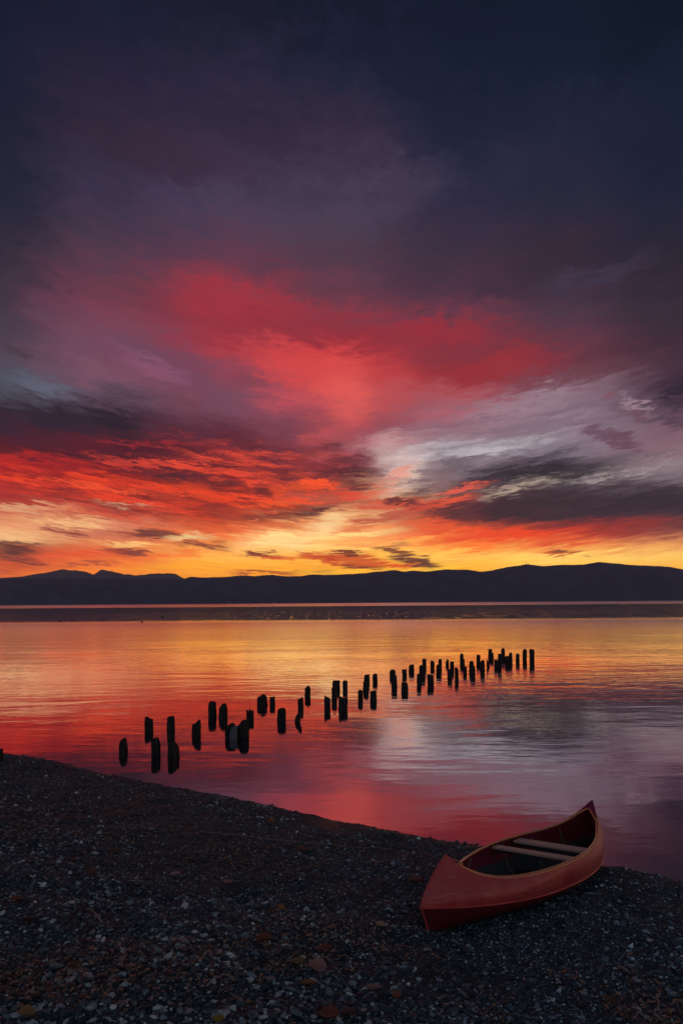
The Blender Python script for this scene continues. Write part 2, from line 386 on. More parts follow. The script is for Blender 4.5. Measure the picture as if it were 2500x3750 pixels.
# stones: each stone its own colour
def stone_mat(name, warm=0.0, bright=1.0):
    m, q = material(name)
    ge = q.node('ShaderNodeNewGeometry')
    r = ge.outputs['Random Per Island']
    k = bright
    c1 = q.ramp(r, [(0, (.014 * k, .018 * k, .026 * k)), (.4, (.03 * k, .037 * k, .05 * k)), (.62, (.065 * k, .076 * k, .096 * k)), (.8, (.14 * k, .155 * k, .185 * k)), (.92, (.27 * k, .28 * k, .31 * k)), (1, (.5 * k, .49 * k, .5 * k))])
    c2 = q.ramp(r, [(0, (.018 * k, .018 * k, .022 * k)), (.4, (.04 * k, .04 * k, .046 * k)), (.62, (.085 * k, .08 * k, .086 * k)), (.8, (.17 * k, .155 * k, .16 * k)), (.92, (.3 * k, .26 * k, .255 * k)), (1, (.5 * k, .41 * k, .38 * k))])
    pos = ge.outputs['Position']
    x = q.sep(pos)[0]
    big, _ = q.noise(pos, .7, 3, .5)
    w = q.rng(q.m('ADD', x, q.m('MULTIPLY', q.m('SUBTRACT', big, .5), 5.0)), -.6, 1.4, .75, 0.0)
    c = q.mix(w, c1, c2)
    sp, _ = q.noise(pos, 260, 3, .6)
    c = q.vm('MULTIPLY', q.vm('SCALE', c, None, q.m('ADD', .6, q.m('MULTIPLY', sp, .8))), (.94, 1.16, 1.06))
    q.put(q.b.inputs['Base Color'], c)
    q.b.inputs['Roughness'].default_value = .62; q.b.inputs['Specular IOR Level'].default_value = .4
    return m
MAT['gravel'] = stone_mat('gravel_stone', 0, 1.55)
MAT['pebble'] = stone_mat('pebble_stone', 0, 1.9)

m, q = material('dry_leaf'); MAT['litter'] = m
ge = q.node('ShaderNodeNewGeometry'); r = ge.outputs['Random Per Island']
c = q.ramp(r, [(0, (.07, .04, .03)), (.35, (.18, .095, .06)), (.6, (.26, .15, .11)), (.8, (.42, .27, .21)), (.93, (.42, .18, .08)), (1, (.5, .3, .13))])
q.put(q.b.inputs['Base Color'], c); q.b.inputs['Roughness'].default_value = .7

def leaf_mat(name, c):
    return simple(name, c, .6, .35, 14, .001)

# lake
m, q = material('lake_water'); MAT['water'] = m
ge = q.node('ShaderNodeNewGeometry'); pos = ge.outputs['Position']
X, Y, _ = q.sep(pos)
dist = q.vm('LENGTH', pos)
for n_ in q.n:
    pass
dist = [n_ for n_ in q.n if n_.type == 'VECT_MATH' and n_.operation == 'LENGTH'][0].outputs['Value']
warp, wc = q.noise(q.vm('MULTIPLY', pos, (.05, .09, 0)), 1, 3, .5)
P2 = q.vm('ADD', pos, q.vm('MULTIPLY', q.vm('SUBTRACT', wc, (.5, .5, .5)), (3.0, 3.0, 0)))
n1, _ = q.noise(q.vm('MULTIPLY', P2, (.55, 1.5, 0)), 1, 3, .5)           # wind ripples, crests along x
n2, _ = q.noise(q.vm('MULTIPLY', P2, (1.6, 4.2, 0)), 1, 3, .55)
n3, _ = q.noise(q.vm('MULTIPLY', P2, (.16, .4, 0)), 1, 2, .5)            # slow swell
patch, _ = q.noise(q.vm('MULTIPLY', pos, (.035, .1, 0)), 1, 4, .6)
rip = q.m('MULTIPLY', q.rng(Y, 11, 30, .25, 1.0), q.rng(patch, .32, .62, .35, 1.2))
h = q.m('ADD', q.m('MULTIPLY', n3, .016), q.m('MULTIPLY', rip, q.m('ADD', q.m('MULTIPLY', n1, .018), q.m('MULTIPLY', n2, .0058))))
# beyond the ripples a calm belt lies along the far shore
edge, _ = q.noise(q.vm('MULTIPLY', pos, (.006, .02, 0)), 1, 4, .6)
Ye = q.m('MULTIPLY', Y, q.m('ADD', .93, q.m('MULTIPLY', edge, .14)))
calm = q.m('MULTIPLY', q.rng(Ye, 112, 140), q.rng(Ye, 640, 760, 1., 0.))
gl, _ = q.noise(q.vm('MULTIPLY', pos, (1.7, .06, 0)), 1, 3, .6)
glit = q.m('MULTIPLY', q.m('MULTIPLY', q.rng(gl, .60, .67), .9), q.m('MULTIPLY', q.rng(Ye, 125, 380, 1.0, .25), q.rng(q.m('DIVIDE', X, Y), -.42, .05, .25, 1.0)))
calm = q.m('MULTIPLY', calm, q.m('SUBTRACT', 1.0, glit))
rough_far = q.m('ADD', q.rng(Y, 32, 110, .03, .24, False), q.rng(Y, 500, 700, 0, .04, False))
rough = q.m('ADD', q.m('MULTIPLY', rough_far, q.m('SUBTRACT', 1.0, calm)), q.m('MULTIPLY', calm, .05))
h = q.m('MULTIPLY', h, q.m('SUBTRACT', 1.0, q.m('MULTIPLY', calm, .93)))
q.n.remove(q.b)
bn = q.node('ShaderNodeBump'); bn.inputs['Strength'].default_value = 1.0; bn.inputs['Distance'].default_value = 1.0; q.put(bn.inputs['Height'], h)
gl_ = q.node('ShaderNodeBsdfGlossy', distribution='MULTI_GGX'); gl_.inputs['Color'].default_value = (.96, .93, .95, 1); q.put(gl_.inputs['Roughness'], rough); q.l.new(bn.outputs[0], gl_.inputs['Normal'])
df_ = q.node('ShaderNodeBsdfDiffuse'); df_.inputs['Color'].default_value = (.02, .02, .026, 1)
fr_ = q.node('ShaderNodeFresnel'); fr_.inputs['IOR'].default_value = 1.33; q.l.new(bn.outputs[0], fr_.inputs['Normal'])
mx_ = q.node('ShaderNodeMixShader'); q.put(mx_.inputs[0], q.m('ADD', .36, q.m('MULTIPLY', fr_.outputs[0], 1.1), clamp=True))
q.l.new(df_.outputs[0], mx_.inputs[1]); q.l.new(gl_.outputs[0], mx_.inputs[2]); q.l.new(mx_.outputs[0], q.out.inputs[0])

def hill_mat(name, c):
    m, q = material(name)
    ge = q.node('ShaderNodeNewGeometry')
    f, _ = q.noise(ge.outputs['Position'], .004, 6, .6)
    q.put(q.b.inputs['Base Color'], q.vm('SCALE', c, None, q.m('ADD', .6, q.m('MULTIPLY', f, .8))))
    q.b.inputs['Roughness'].default_value = .95; q.b.inputs['Specular IOR Level'].default_value = .1
    return m
MAT['ridge'] = hill_mat('forest_hillside', (.13, .145, .19))
MAT['peak'] = hill_mat('far_rock', (.16, .16, .19))

# old piles
m, q = material('rotten_wood'); MAT['post'] = m
t = q.node('ShaderNodeTexCoord'); o_ = t.outputs['Object']
oi = q.node('ShaderNodeObjectInfo')
vec = q.vm('ADD', q.vm('MULTIPLY', o_, (26, 26, 3.5)), q.xyz(q.m('MULTIPLY', oi.outputs['Random'], 50.0), 0.0, 0.0))
f, _ = q.noise(vec, 1, 5, .65)
f2, _ = q.noise(o_, 9, 4, .6)
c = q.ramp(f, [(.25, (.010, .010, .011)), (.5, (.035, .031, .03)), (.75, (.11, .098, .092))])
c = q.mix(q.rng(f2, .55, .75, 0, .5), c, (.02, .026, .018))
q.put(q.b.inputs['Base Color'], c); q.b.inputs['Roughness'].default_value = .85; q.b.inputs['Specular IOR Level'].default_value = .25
bump(q, f, .02)
MAT['pale_wood'] = simple('weathered_timber', (.17, .17, .18), .8, .5, 12, .004, stretch=(3, 3, .4))

# canoe
m, q = material('red_hull'); MAT['hull'] = m
t = q.node('ShaderNodeTexCoord'); o_ = t.outputs['Object']
f, _ = q.noise(o_, 2.2, 5, .6); f2, _ = q.noise(q.vm('MULTIPLY', o_, (3, 3, 9)), 9, 5, .7); f3, _ = q.noise(o_, 240, 2, .5)
c = q.mix(q.rng(f, .35, .7), (.64, .06, .065), (.76, .13, .10))
c = q.mix(q.rng(f2, .52, .70, 0, .6), c, (.16, .04, .04))
ox = q.sep(o_)[0]
warm_sheen = q.m('MULTIPLY', q.rng(q.m('ADD', ox, q.m('MULTIPLY', q.m('SUBTRACT', f, .5), 1.6)), .0, 1.5), .45)
c = q.mix(warm_sheen, c, (.74, .27, .16))                                   # warm evening sheen towards the stern, put into the hull colour
scr, _ = q.noise(q.vm('MULTIPLY', o_, (2.5, 2.5, 42)), 1, 6, .7, .4)
c = q.mix(q.rng(scr, .56, .68, 0, .6), c, (.75, .38, .32))              # scrapes along the hull
c = q.mix(q.rng(q.m('SUBTRACT', .5, scr), .12, .2, 0, .5), c, (.12, .02, .03))
q.put(q.b.inputs['Base Color'], c)
q.put(q.b.inputs['Roughness'], q.m('ADD', .3, q.m('MULTIPLY', f2, .22)))
q.b.inputs['Coat Weight'].default_value = .25; q.b.inputs['Coat Roughness'].default_value = .2
bump(q, q.m('ADD', q.m('MULTIPLY', f, 3.0), q.m('ADD', f2, q.m('MULTIPLY', f3, .12))), .004)
MAT['hull_low'] = simple('shade_dark_bottom', (.14, .012, .017), .5, .3, 5, .002)  # hull red darkened below the seam to stand in for the shade there
MAT['rim'] = simple('worn_rim', (.92, .32, .12), .16, .4, 12, .001, coat=.8)
MAT['deck'] = simple('deck_plastic', (.30, .03, .07), .38, .3, 5, .001, coat=.15)
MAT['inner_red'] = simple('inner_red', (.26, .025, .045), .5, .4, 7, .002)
MAT['rib'] = simple('rib_wood', (.30, .19, .13), .6, .4, 12, .001)
MAT['liner'] = simple('grey_liner', (.075, .082, .08), .7, .35, 8, .003)
MAT['slat'] = simple('varnished_ash', (.55, .34, .26), .3, .35, 10, .001, stretch=(14, 1, 6), coat=.2)
MAT['dark_wood'] = simple('dark_frame', (.03, .028, .027), .6, .3, 9, .001)
MAT['metal'] = simple('dull_metal', (.4, .4, .42), .35, .2, 30, 0, metal=1)

# ------------------------------------------------------------------ beach
TAU = np.array([.847, -.531]); NRM = np.array([-.531, -.847]); ORG = np.array([0, 10.5])
SHT = [-40, -12, -8.88, -7.87, -6.61, -5.65, -4.83, -3.10, -2.31, -1.81, .13, 1.04, 1.69, 2.29, 3.0, 3.83, 3.99, 4.26, 4.71, 6, 12, 40]
SHO = [.3, .15, .09, -.03, -.06, .13, .14, .17, .14, .17, .22, .22, .21, .17, .12, .07, -.02, .03, .10, .1, .2, .3]
SLOPE = .133
def shore_s(x, y):
    x = np.asarray(x, float); y = np.asarray(y, float)
    tau = x * TAU[0] + (y - ORG[1]) * TAU[1]
    s = x * NRM[0] + (y - ORG[1]) * NRM[1]
    s = s - np.interp(tau, SHT, SHO) - .05 * vnoise(tau * 1.9, tau * 0 + 3) - .05 * vnoise(tau * 5.1, tau * 0 + 8) - .035 * vnoise(tau * 14, tau * 0 + 21)
    return s
DENTS = [(720, 3056, .10, .05), (880, 3300, .12, .05), (1455, 3450, .13, .05), (600, 3345, .12, .04), (2450, 3090, .1, .03), (1080, 3235, .14, .04), (420, 3630, .1, .03), (1260, 3560, .11, .04)]
DENTS = [on_plane(px, py, .5) + (r_, d_) for px, py, r_, d_ in DENTS]
def ground(x, y):
    s = shore_s(x, y)
    lip = np.clip(s / .09, 0, 1); lip = lip * lip * (3 - 2 * lip)
    z = np.where(s > 0, SLOPE * np.minimum(s, 14) + .03 * np.maximum(s - 14, 0).clip(0, 40) + .045 * lip, np.maximum(.17 * s, -3.0))
    k = np.clip(s / .5, 0, 1)
    z = z + k * (.05 * fbm(x * .55, y * .55, 3) + .05 * fbm(x * 1.9 + 40, y * 2.4, 3)) + np.clip(s / .1, .0, 1) * .014 * fbm(x * 9, y * 9, 3)
    # the canoe has pressed a hollow into the gravel
    ca_ = (x - .71) * .665 + (y - 5.78) * .747; cb_ = (x - .71) * .747 - (y - 5.78) * .665
    z = z - .062 * np.exp(-(cb_ / .27) ** 2) * np.clip((ca_ + .1) / .35, 0, 1) * np.clip((3.5 - ca_) / .5, 0, 1)
    for (cx, cy_, r_, d_) in DENTS:
        z = z - d_ * np.exp(-(((x - cx) / r_) ** 2 + ((y - cy_) / (r_ * 1.3)) ** 2))
    return z
def on_ground(px, py):
    d = ray(px, py)
    t = np.linspace(3, 24, 4000)
    dz = H + d[2] * t - ground(d[0] * t, d[1] * t)
    i = int(np.argmax(dz < 0)); t = float(t[i])
    return Vector((d[0] * t, d[1] * t, float(ground(d[0] * t, d[1] * t))))

def axis(lo, hi, step, far):
    a = list(np.arange(lo, hi, step)); s = step
    up = []; v = hi
    while v < far: up.append(v); s *= 1.35; v += s
    s = step; dn = []; v = lo
    while v > -far: s *= 1.35; v -= s; dn.append(v)
    return np.array(dn[::-1] + a + up)
gx = axis(-8.6, 5.2, .03, 3000); gy = axis(3.4, 16.4, .03, 3000)
gy = gy[gy > -400]
XX, YY = np.meshgrid(gx, gy); ZZ = ground(XX, YY)
nv = len(gx); idx = np.arange(XX.size).reshape(XX.shape)
quads = np.stack([idx[:-1, :-1], idx[:-1, 1:], idx[1:, 1:], idx[1:, :-1]], -1).reshape(-1, 4)
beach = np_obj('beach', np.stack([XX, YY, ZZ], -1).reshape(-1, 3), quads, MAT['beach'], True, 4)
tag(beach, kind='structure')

# lake: one flat sheet from under the beach to the far hills
wv_, wf_ = [], []
xs = np.array([-9000, -3000, -800, -200, -60, -12, 0, 12, 60, 200, 800, 3000, 9000.]); ys = np.array([-20, 5, 10, 20, 50, 150, 600, 2000, 4000, 6600.])
for y in ys:
    for x in xs: wv_.append((x, y, 0))
for j in range(len(ys) - 1):
    for i in range(len(xs) - 1):
        a = j * len(xs) + i; wf_.append((a, a + 1, a + len(xs) + 1, a + len(xs)))
# keep the sheet off the dry land
lake = mesh_obj('lake', wv_, wf_, MAT['water']); tag(lake, kind='structure')

# ------------------------------------------------------------------ far hills
RID = [(-2600, 2080), (-1800, 2060), (-1000, 2095), (-500, 2108), (0, 2117), (200, 2119), (400, 2119), (600, 2121), (674, 2119), (690, 2114), (700, 2112), (760, 2115), (830, 2112), (880, 2108), (930, 2110), (1000, 2105), (1040, 2110), (1100, 2110), (1150, 2104), (1190, 2106), (1250, 2104), (1330, 2099), (1400, 2092), (1449, 2088), (1481, 2094), (1513, 2090), (1561, 2093), (1633, 2085), (1680, 2087), (1712, 2086), (1760, 2094), (1800, 2088), (1856, 2077), (1928, 2066), (1983, 2073), (2047, 2069), (2135, 2067), (2191, 2057), (2254, 2064), (2310, 2069), (2390, 2073), (2446, 2075), (2500, 2085), (2700, 2100), (3000, 2090), (3600, 2110), (4600, 2100)]
PEAK = [(-2600, 2110), (-1400, 2080), (-700, 2095), (-200, 2118), (0, 2116), (80, 2110), (143, 2101), (179, 2094), (205, 2090), (231, 2084), (263, 2090), (279, 2088), (315, 2092), (343, 2102), (373, 2085), (414, 2092), (458, 2104), (494, 2106), (550, 2100), (614, 2098), (638, 2101), (674, 2117), (760, 2130), (1000, 2140), (1500, 2150)]
def hill(name, prof, dist, shore, mat, rough, seed):
    px = np.array([p[0] for p in prof], float); py = np.array([p[1] for p in prof], float)
    q_ = np.linspace(px[0], px[-1], 900)
    yy = np.interp(q_, px, py) + (3.2 if dist > 9000 else 1.6) * fbm(q_ * .03 + seed, q_ * 0, 4, .6)
    dx = q_ - 1250; dy = yy - 2207
    u = dx * math.cos(ROLL) - dy * math.sin(ROLL); v = dx * math.sin(ROLL) + dy * math.cos(ROLL)
    n = 26; V = []
    for j in range(n):
        t = j / (n - 2)
        if j < n - 1:
            d = shore + (dist - shore) * t
            d = d + 500 * fbm(u * .004 + seed, u * 0 + 2, 3) * (1 - t)
            top = H - v / F * dist
            z = top * (t ** .85) * (1 + rough * fbm(u * .012 + t * 2 + seed, t * 5 + u * 0.003, 4) * (1 - t) * 2)
            z = np.minimum(z, H - v / F * d * (.97 + .03 * t)) if j else z * 0 - 6
        else:
            d = dist * 1.25 + 0 * u; z = 0 * u - 10
        V.append(np.stack([u / F * d, d + 0 * u, z], -1))
    V = np.concatenate(V); m_ = len(q_)
    idx = np.arange(n * m_).reshape(n, m_)
    qd = np.stack([idx[:-1, :-1], idx[:-1, 1:], idx[1:, 1:], idx[1:, :-1]], -1).reshape(-1, 4)
    return tag(np_obj(name, V, qd, mat, True, 4), kind='structure')
hill('mountain', PEAK, 15500, 12500, MAT['peak'], .4, 5)
hill('hills', RID, 7800, 6300, MAT['ridge'], .5, 1)

def far_at(px, py, d):
    r_ = ray(px, py); return Vector((r_[0] * d, d, H + r_[2] * d))
MAT['mast'] = simple('mast_steel', (.06, .06, .065), .6, .1, 1)
MAT['white_wall'] = simple('lime_wall', (.75, .72, .68), .8, .1, 1)
MAT['roof'] = simple('roof_tile', (.16, .07, .05), .8, .2, 1)
for px, py, hgt, lab in ((1926, 2067, 42, 'tall thin radio mast, tallest of the three on the round hilltop'),
                         (1933, 2067, 27, 'shorter radio mast just beyond the tallest mast on the hilltop'),
                         (1921, 2067, 20, 'shortest radio mast standing on the shoulder of the hilltop')):
    b_ = far_at(px, py + 2, 7790)
    v, f = join(tube([(0, 0, 0), (0, 0, hgt * .6), (0, 0, hgt)], [2.2, 1.5, .7], 5), box((1.8, 0, hgt * .62), (3, 2, 3)), box((-1.6, 0, hgt * .45), (3, 2, 3)))
    o = mesh_obj('radio_mast', v, f, MAT['mast'], None, False); o.location = b_
    tag(o, lab, 'mast', 'radio masts on the ridge')
for px, py, lab in ((837, 2206, 'tiny white house alone at the foot of the dark hills'), (1006, 2204, 'tiny white house by the far waterline under the middle of the ridge')):
    b_ = far_at(px, py, 6000); b_.z = 1
    root = bpy.data.objects.new('lakeside_house', None); COL.objects.link(root); root.location = b_
    tag(root, lab, 'house', 'houses on the far shore')
    v, f = box((0, 0, 4), (16, 11, 8)); mesh_obj('wall', v, f, MAT['white_wall'], root, False)
    v = [(-9, -6, 8), (9, -6, 8), (9, 6, 8), (-9, 6, 8), (-9, 0, 12), (9, 0, 12)]
    mesh_obj('roof', v, [(0, 1, 5, 4), (2, 3, 4, 5), (0, 4, 3), (1, 2, 5), (0, 3, 2, 1)], MAT['roof'], root, False)

# ------------------------------------------------------------------ evening haze over the lake
v = [(x_, y_, z_) for z_ in (-12, 800) for y_ in (-450, 20500) for x_ in (-16500, 16500)]
haze = mesh_obj('haze', v, [(0, 2, 3, 1), (4, 5, 7, 6), (0, 1, 5, 4), (2, 6, 7, 3), (0, 4, 6, 2), (1, 3, 7, 5)], None, None, False)
hm = bpy.data.materials.new('evening_haze'); hm.use_nodes = True; hm.node_tree.nodes.clear()
hq = G(hm.node_tree); ho = hq.node('ShaderNodeOutputMaterial'); hv = hq.node('ShaderNodeVolumePrincipled')
hv.inputs['Density'].default_value = 3.0e-5; hv.inputs['Color'].default_value = (.72, .80, 1.0, 1)
hq.l.new(hv.outputs[0], ho.inputs['Volume']); haze.data.materials.append(hm); tag(haze, kind='stuff')

# ------------------------------------------------------------------ old piles in the water
# centre px, width px, top py, waterline py, top outline (x -1..1, height share), lean px, label
POSTS = [
 (451, 29, 2704, 2756, [(-1, .55), (-.6, .85), (0, 1), (.5, .97), (1, .6)], 0, 'spindle shaped dark pile with rounded top, nearest the beach in the pile row'),
 (545, 30, 2627, 2677, [(-1, 1), (-.3, .98), (0, .86), (.2, .82), (.9, .86), (1, .8)], 0, 'dark pile with a stepped notched top and ragged right edge'),
 (625, 29, 2625, 2676, [(-1, .93), (-.8, 1), (.7, 1), (1, .93)], 0, 'flat topped pile directly behind the stout round shouldered pile'),
 (570, 33, 2703, 2769, [(-1, .8), (-.4, .97), (.3, 1), (.8, .9), (1, .75)], 0, 'thick pile with domed top and two knobs on its left side'),
 (632, 42, 2716, 2776, [(-1, .82), (-.5, 1), (.1, .98), (.6, .75), (1, .65)], 0, 'stout pile with a sloping round shoulder, widest one close to the beach'),
 (717, 33, 2638, 2694, [(-1, .68), (-.3, .72), (.2, .9), (.6, 1), (1, .98)], 0, 'pile with a broken top slanting up to the right, standing alone before the bound cluster'),
 (776, 29, 2569, 2624, [(-1, .8), (-.5, .97), (.3, 1), (.9, .93), (1, .85)], 0, 'slender upright pile with a smooth rounded top beside a shouldered pile'),
 (815, 31, 2578, 2628, [(-1, .72), (-.5, .74), (-.3, .95), (.6, 1), (1, .7)], 0, 'pile with a low left shoulder, right behind the bound cluster'),
 (841, 38, 2652, 2702, [(-1, .6), (-.5, .85), (.3, 1), (1, 1)], 0, 'dark round pile on the shoreward flank of the pale squared timber'),
 (891, 41, 2640, 2702, [(-1, .7), (-.5, .96), (0, 1), (.6, .97), (1, .8)], 0, 'thick mossy pile on the lakeward flank of the pale squared timber'),
 (915, 27, 2597, 2636, [(-1, 1), (-.8, .92), (-.5, .72), (-.2, .75), (0, 1), (.2, .74), (.5, .7), (.75, .96), (1, .9)], 0, 'pile with a splintered crown of three spikes'),
 (960, 36, 2545, 2583, [(-1, .72), (-.5, .85), (-.2, .85), (0, 1), (.6, .98), (1, .75)], 0, 'squat fat pile with an uneven domed top, paired with a thin one'),
 (997, 19, 2551, 2582, [(-1, .9), (-.3, .95), (.2, .88), (.6, 1), (1, .97)], 0, 'thin ragged pile close beside the squat fat pile'),
 (1030, 31, 2594, 2642, [(-1, .82), (-.4, .97), (.3, 1), (1, .93)], 0, 'straight thick pile standing alone in the middle gap'),
 (1088, 21, 2603, 2645, [(-1, .5), (-.2, .7), (.3, .96), (1, 1)], 7, 'leaning wedge shaped stump broken to a point'),
 (1100, 21, 2551, 2592, [(-1, .72), (-.3, .78), (.3, .85), (.8, 1), (1, .95)], 0, 'pile with a slanting split top behind the leaning stump'),
 (1126, 20, 2512, 2552, [(-1, .75), (-.3, .95), (.4, 1), (1, .9)], 0, 'tapering pile with a knobbly iron band at its waist'),
 (1198, 22, 2548, 2597, [(-1, 1), (-.6, 1), (-.3, .87), (.5, .88), (1, .8)], 0, 'narrow pile with one corner of its top standing proud'),
 (1231, 29, 2493, 2526, [(-1, .96), (.9, 1), (1, .97)], 0, 'broad flat topped pile seen over the shoulder of a thinner one'),
 (1224, 20, 2514, 2560, [(-1, .85), (0, 1), (1, .9)], 0, 'thin dark pile pressed in front of the broad flat topped pile'),
 (1264, 18, 2493, 2525, [(-1, .9), (-.6, 1), (1, .98)], 0, 'narrow flat topped pile beside the broad flat topped one'),
 (1255, 32, 2550, 2598, [(-1, 1), (-.5, .92), (0, .84), (.8, .9), (1, .8)], 0, 'wide pile with a jagged sagging top in front of the flat topped pair'),
 (1320, 18, 2526, 2564, [(-1, .88), (0, 1), (.6, .97), (1, .8)], 0, 'slim pile on the shoreward side of the four pile square'),
 (1343, 21, 2470, 2499, [(-1, .85), (-.6, .96), (.6, .95), (1, 1)], 0, 'upper pile of the four pile square, half hidden by the one before it'),
 (1340, 22, 2493, 2529, [(-1, .8), (0, 1), (.6, .98), (1, .85)], 0, 'pile overlapping the upper pile of the four pile square'),
 (1373, 18, 2468, 2497, [(-1, .88), (-.3, .98), (.5, 1), (1, .92)], 0, 'narrow pile with a rounded top at the far corner of the four pile square'),
 (1367, 24, 2530, 2567, [(-1, .8), (-.6, .96), (.4, .98), (1, 1)], 0, 'thick pile at the near corner of the four pile square'),
 (1437, 22, 2452, 2479, [(-1, .72), (-.3, .95), (.2, 1), (.6, .93), (1, .9)], 0, 'pile with a crumbled top leaning against a taller one'),
 (1443, 21, 2473, 2517, [(-1, .9), (.3, .93), (.8, 1), (1, .96)], 0, 'tall narrow pile in front of the crumbled one'),
 (1481, 17, 2450, 2476, [(-1, 1), (-.7, .92), (.4, .9), (.8, 1), (1, .95)], 0, 'thin straight pile rising above a wider pile'),
 (1481, 25, 2500, 2534, [(-1, .9), (-.7, 1), (.7, .98), (1, .9)], 0, 'wide square topped pile below the thin straight pile'),
 (1507, 20, 2434, 2461, [(-1, .8), (-.5, .96), (1, 1)], 0, 'short squat pile with slanted corner standing apart'),
 (1554, 15, 2411, 2446, [(-1, 1), (-.3, .93), (.1, .9), (.5, 1), (1, .9)], 0, 'tallest pile at the back of the tight clump, with a forked top'),
 (1545, 21, 2434, 2474, [(-1, .9), (-.3, .92), (.3, 1), (1, .96)], 0, 'middle pile of the tight clump of three'),
 (1535, 17, 2468, 2508, [(-1, .88), (-.5, .97), (.3, 1), (1, .9)], 0, 'front pile of the tight clump of three'),
 (1577, 23, 2469, 2509, [(-1, 1), (-.4, .98), (-.2, .92), (.6, .92), (1, .8)], 0, 'thick pile with a stepped top beside the tight clump'),
 (1583, 15, 2419, 2446, [(-1, .9), (-.3, 1), (.3, .97), (1, .8)], 0, 'lone round topped pile above the thick stepped pile'),
 (1611, 13, 2413, 2442, [(-1, .93), (0, .95), (.5, 1), (1, .97)], 0, 'narrow pile peeping over a broader one past the clump'),
 (1607, 18, 2434, 2466, [(-1, .97), (.2, .96), (1, 1)], 0, 'broader pile hiding the foot of a narrow one'),
 (1637, 12, 2413, 2437, [(-1, .55), (-.4, .6), (-.2, .85), (.3, 1), (1, .8)], 0, 'small two pronged stub'),
 (1655, 15, 2422, 2453, [(-1, .9), (-.3, 1), (.2, .94), (.6, 1), (1, .92)], 0, 'pile with a dented top rising behind a round one'),
 (1647, 17, 2449, 2484, [(-1, .8), (-.3, .97), (.5, 1), (1, 1)], 0, 'round topped pile just in front of the dented one'),
 (1672, 14, 2444, 2487, [(-1, .92), (-.4, 1), (.3, .97), (1, .85)], 0, 'tall thin pile standing alone in grey ripples'),
 (1690, 13, 2393, 2428, [(-1, .85), (-.2, 1), (.4, .97), (1, .85)], 0, 'tall pile with a domed head above a short neighbour'),
 (1695, 12, 2412, 2438, [(-1, .9), (.5, 1), (1, .95)], 0, 'short pile tucked against the tall domed one'),
 (1702, 14, 2440, 2468, [(-1, .8), (-.2, .98), (.6, 1), (1, .8)], 0, 'low round pile in front of the tall domed pair'),
 (1726, 16, 2420, 2456, [(-1, .87), (-.4, .97), (.2, 1), (.8, .9), (1, .8)], 0, 'bulging round headed pile with a lower one at its side'),
 (1731, 17, 2439, 2474, [(-1, .93), (.3, .96), (.8, 1), (1, .9)], 0, 'lower pile overlapping the bulging round headed one'),
 (1751, 14, 2398, 2428, [(-1, .92), (-.5, 1), (.5, .98), (1, .9)], 0, 'straight square pile behind a thicker round one'),
 (1767, 16, 2417, 2458, [(-1, .85), (-.2, 1), (.5, .96), (1, .8)], 0, 'thick round topped pile before the splinter'),
 (1787, 11, 2414, 2441, [(-1, 1), (-.5, .85), (0, .68), (.6, .5), (1, .32)], 0, 'pointed splinter of a pile slanting down to one side'),
 (1794, 14, 2377, 2406, [(-1, .98), (1, 1)], 0, 'flat topped pile at the back of the far group'),
 (1801, 13, 2390, 2415, [(-1, .88), (.2, .92), (.6, 1), (1, .95)], 0, 'pile overlapping the flat topped one in the far group'),
 (1816, 15, 2415, 2442, [(-1, .9), (-.3, .96), (.2, 1), (.7, .9), (1, .8)], 0, 'short thick pile at the front of the far group'),
 (1829, 13, 2394, 2437, [(-1, 1), (1, .98)], 0, 'tall square pile beside the short thick one in the far group'),
 (1842, 14, 2373, 2410, [(-1, .82), (-.4, .92), (.2, 1), (.7, .97), (1, .85)], 0, 'round headed pile that stands highest in the far group'),
 (1856, 15, 2402, 2432, [(-1, .85), (-.3, .93), (.2, 1), (.7, .94), (1, .9)], 0, 'squat ragged pile in front of the highest one in the far group'),
 (1870, 12, 2388, 2425, [(-1, .9), (-.5, .95), (.1, .88), (.6, 1), (1, .75)], 0, 'pile with a notched peak on the lakeward edge of the far group'),
 (1895, 13, 2394, 2424, [(-1, .93), (-.4, 1), (.2, .95), (.7, .98), (1, .9)], 0, 'third pile from the lakeward end, a little lower than the last pair'),
 (1921, 15, 2377, 2416, [(-1, .92), (-.3, .98), (.3, 1), (1, .9)], 0, 'second last pile at the lakeward end of the row'),
 (1948, 18, 2377, 2420, [(-1, 1), (-.4, 1), (.1, .93), (.6, .98), (1, .88)], 0, 'very last pile at the lakeward end of the row, slightly wider'),
]
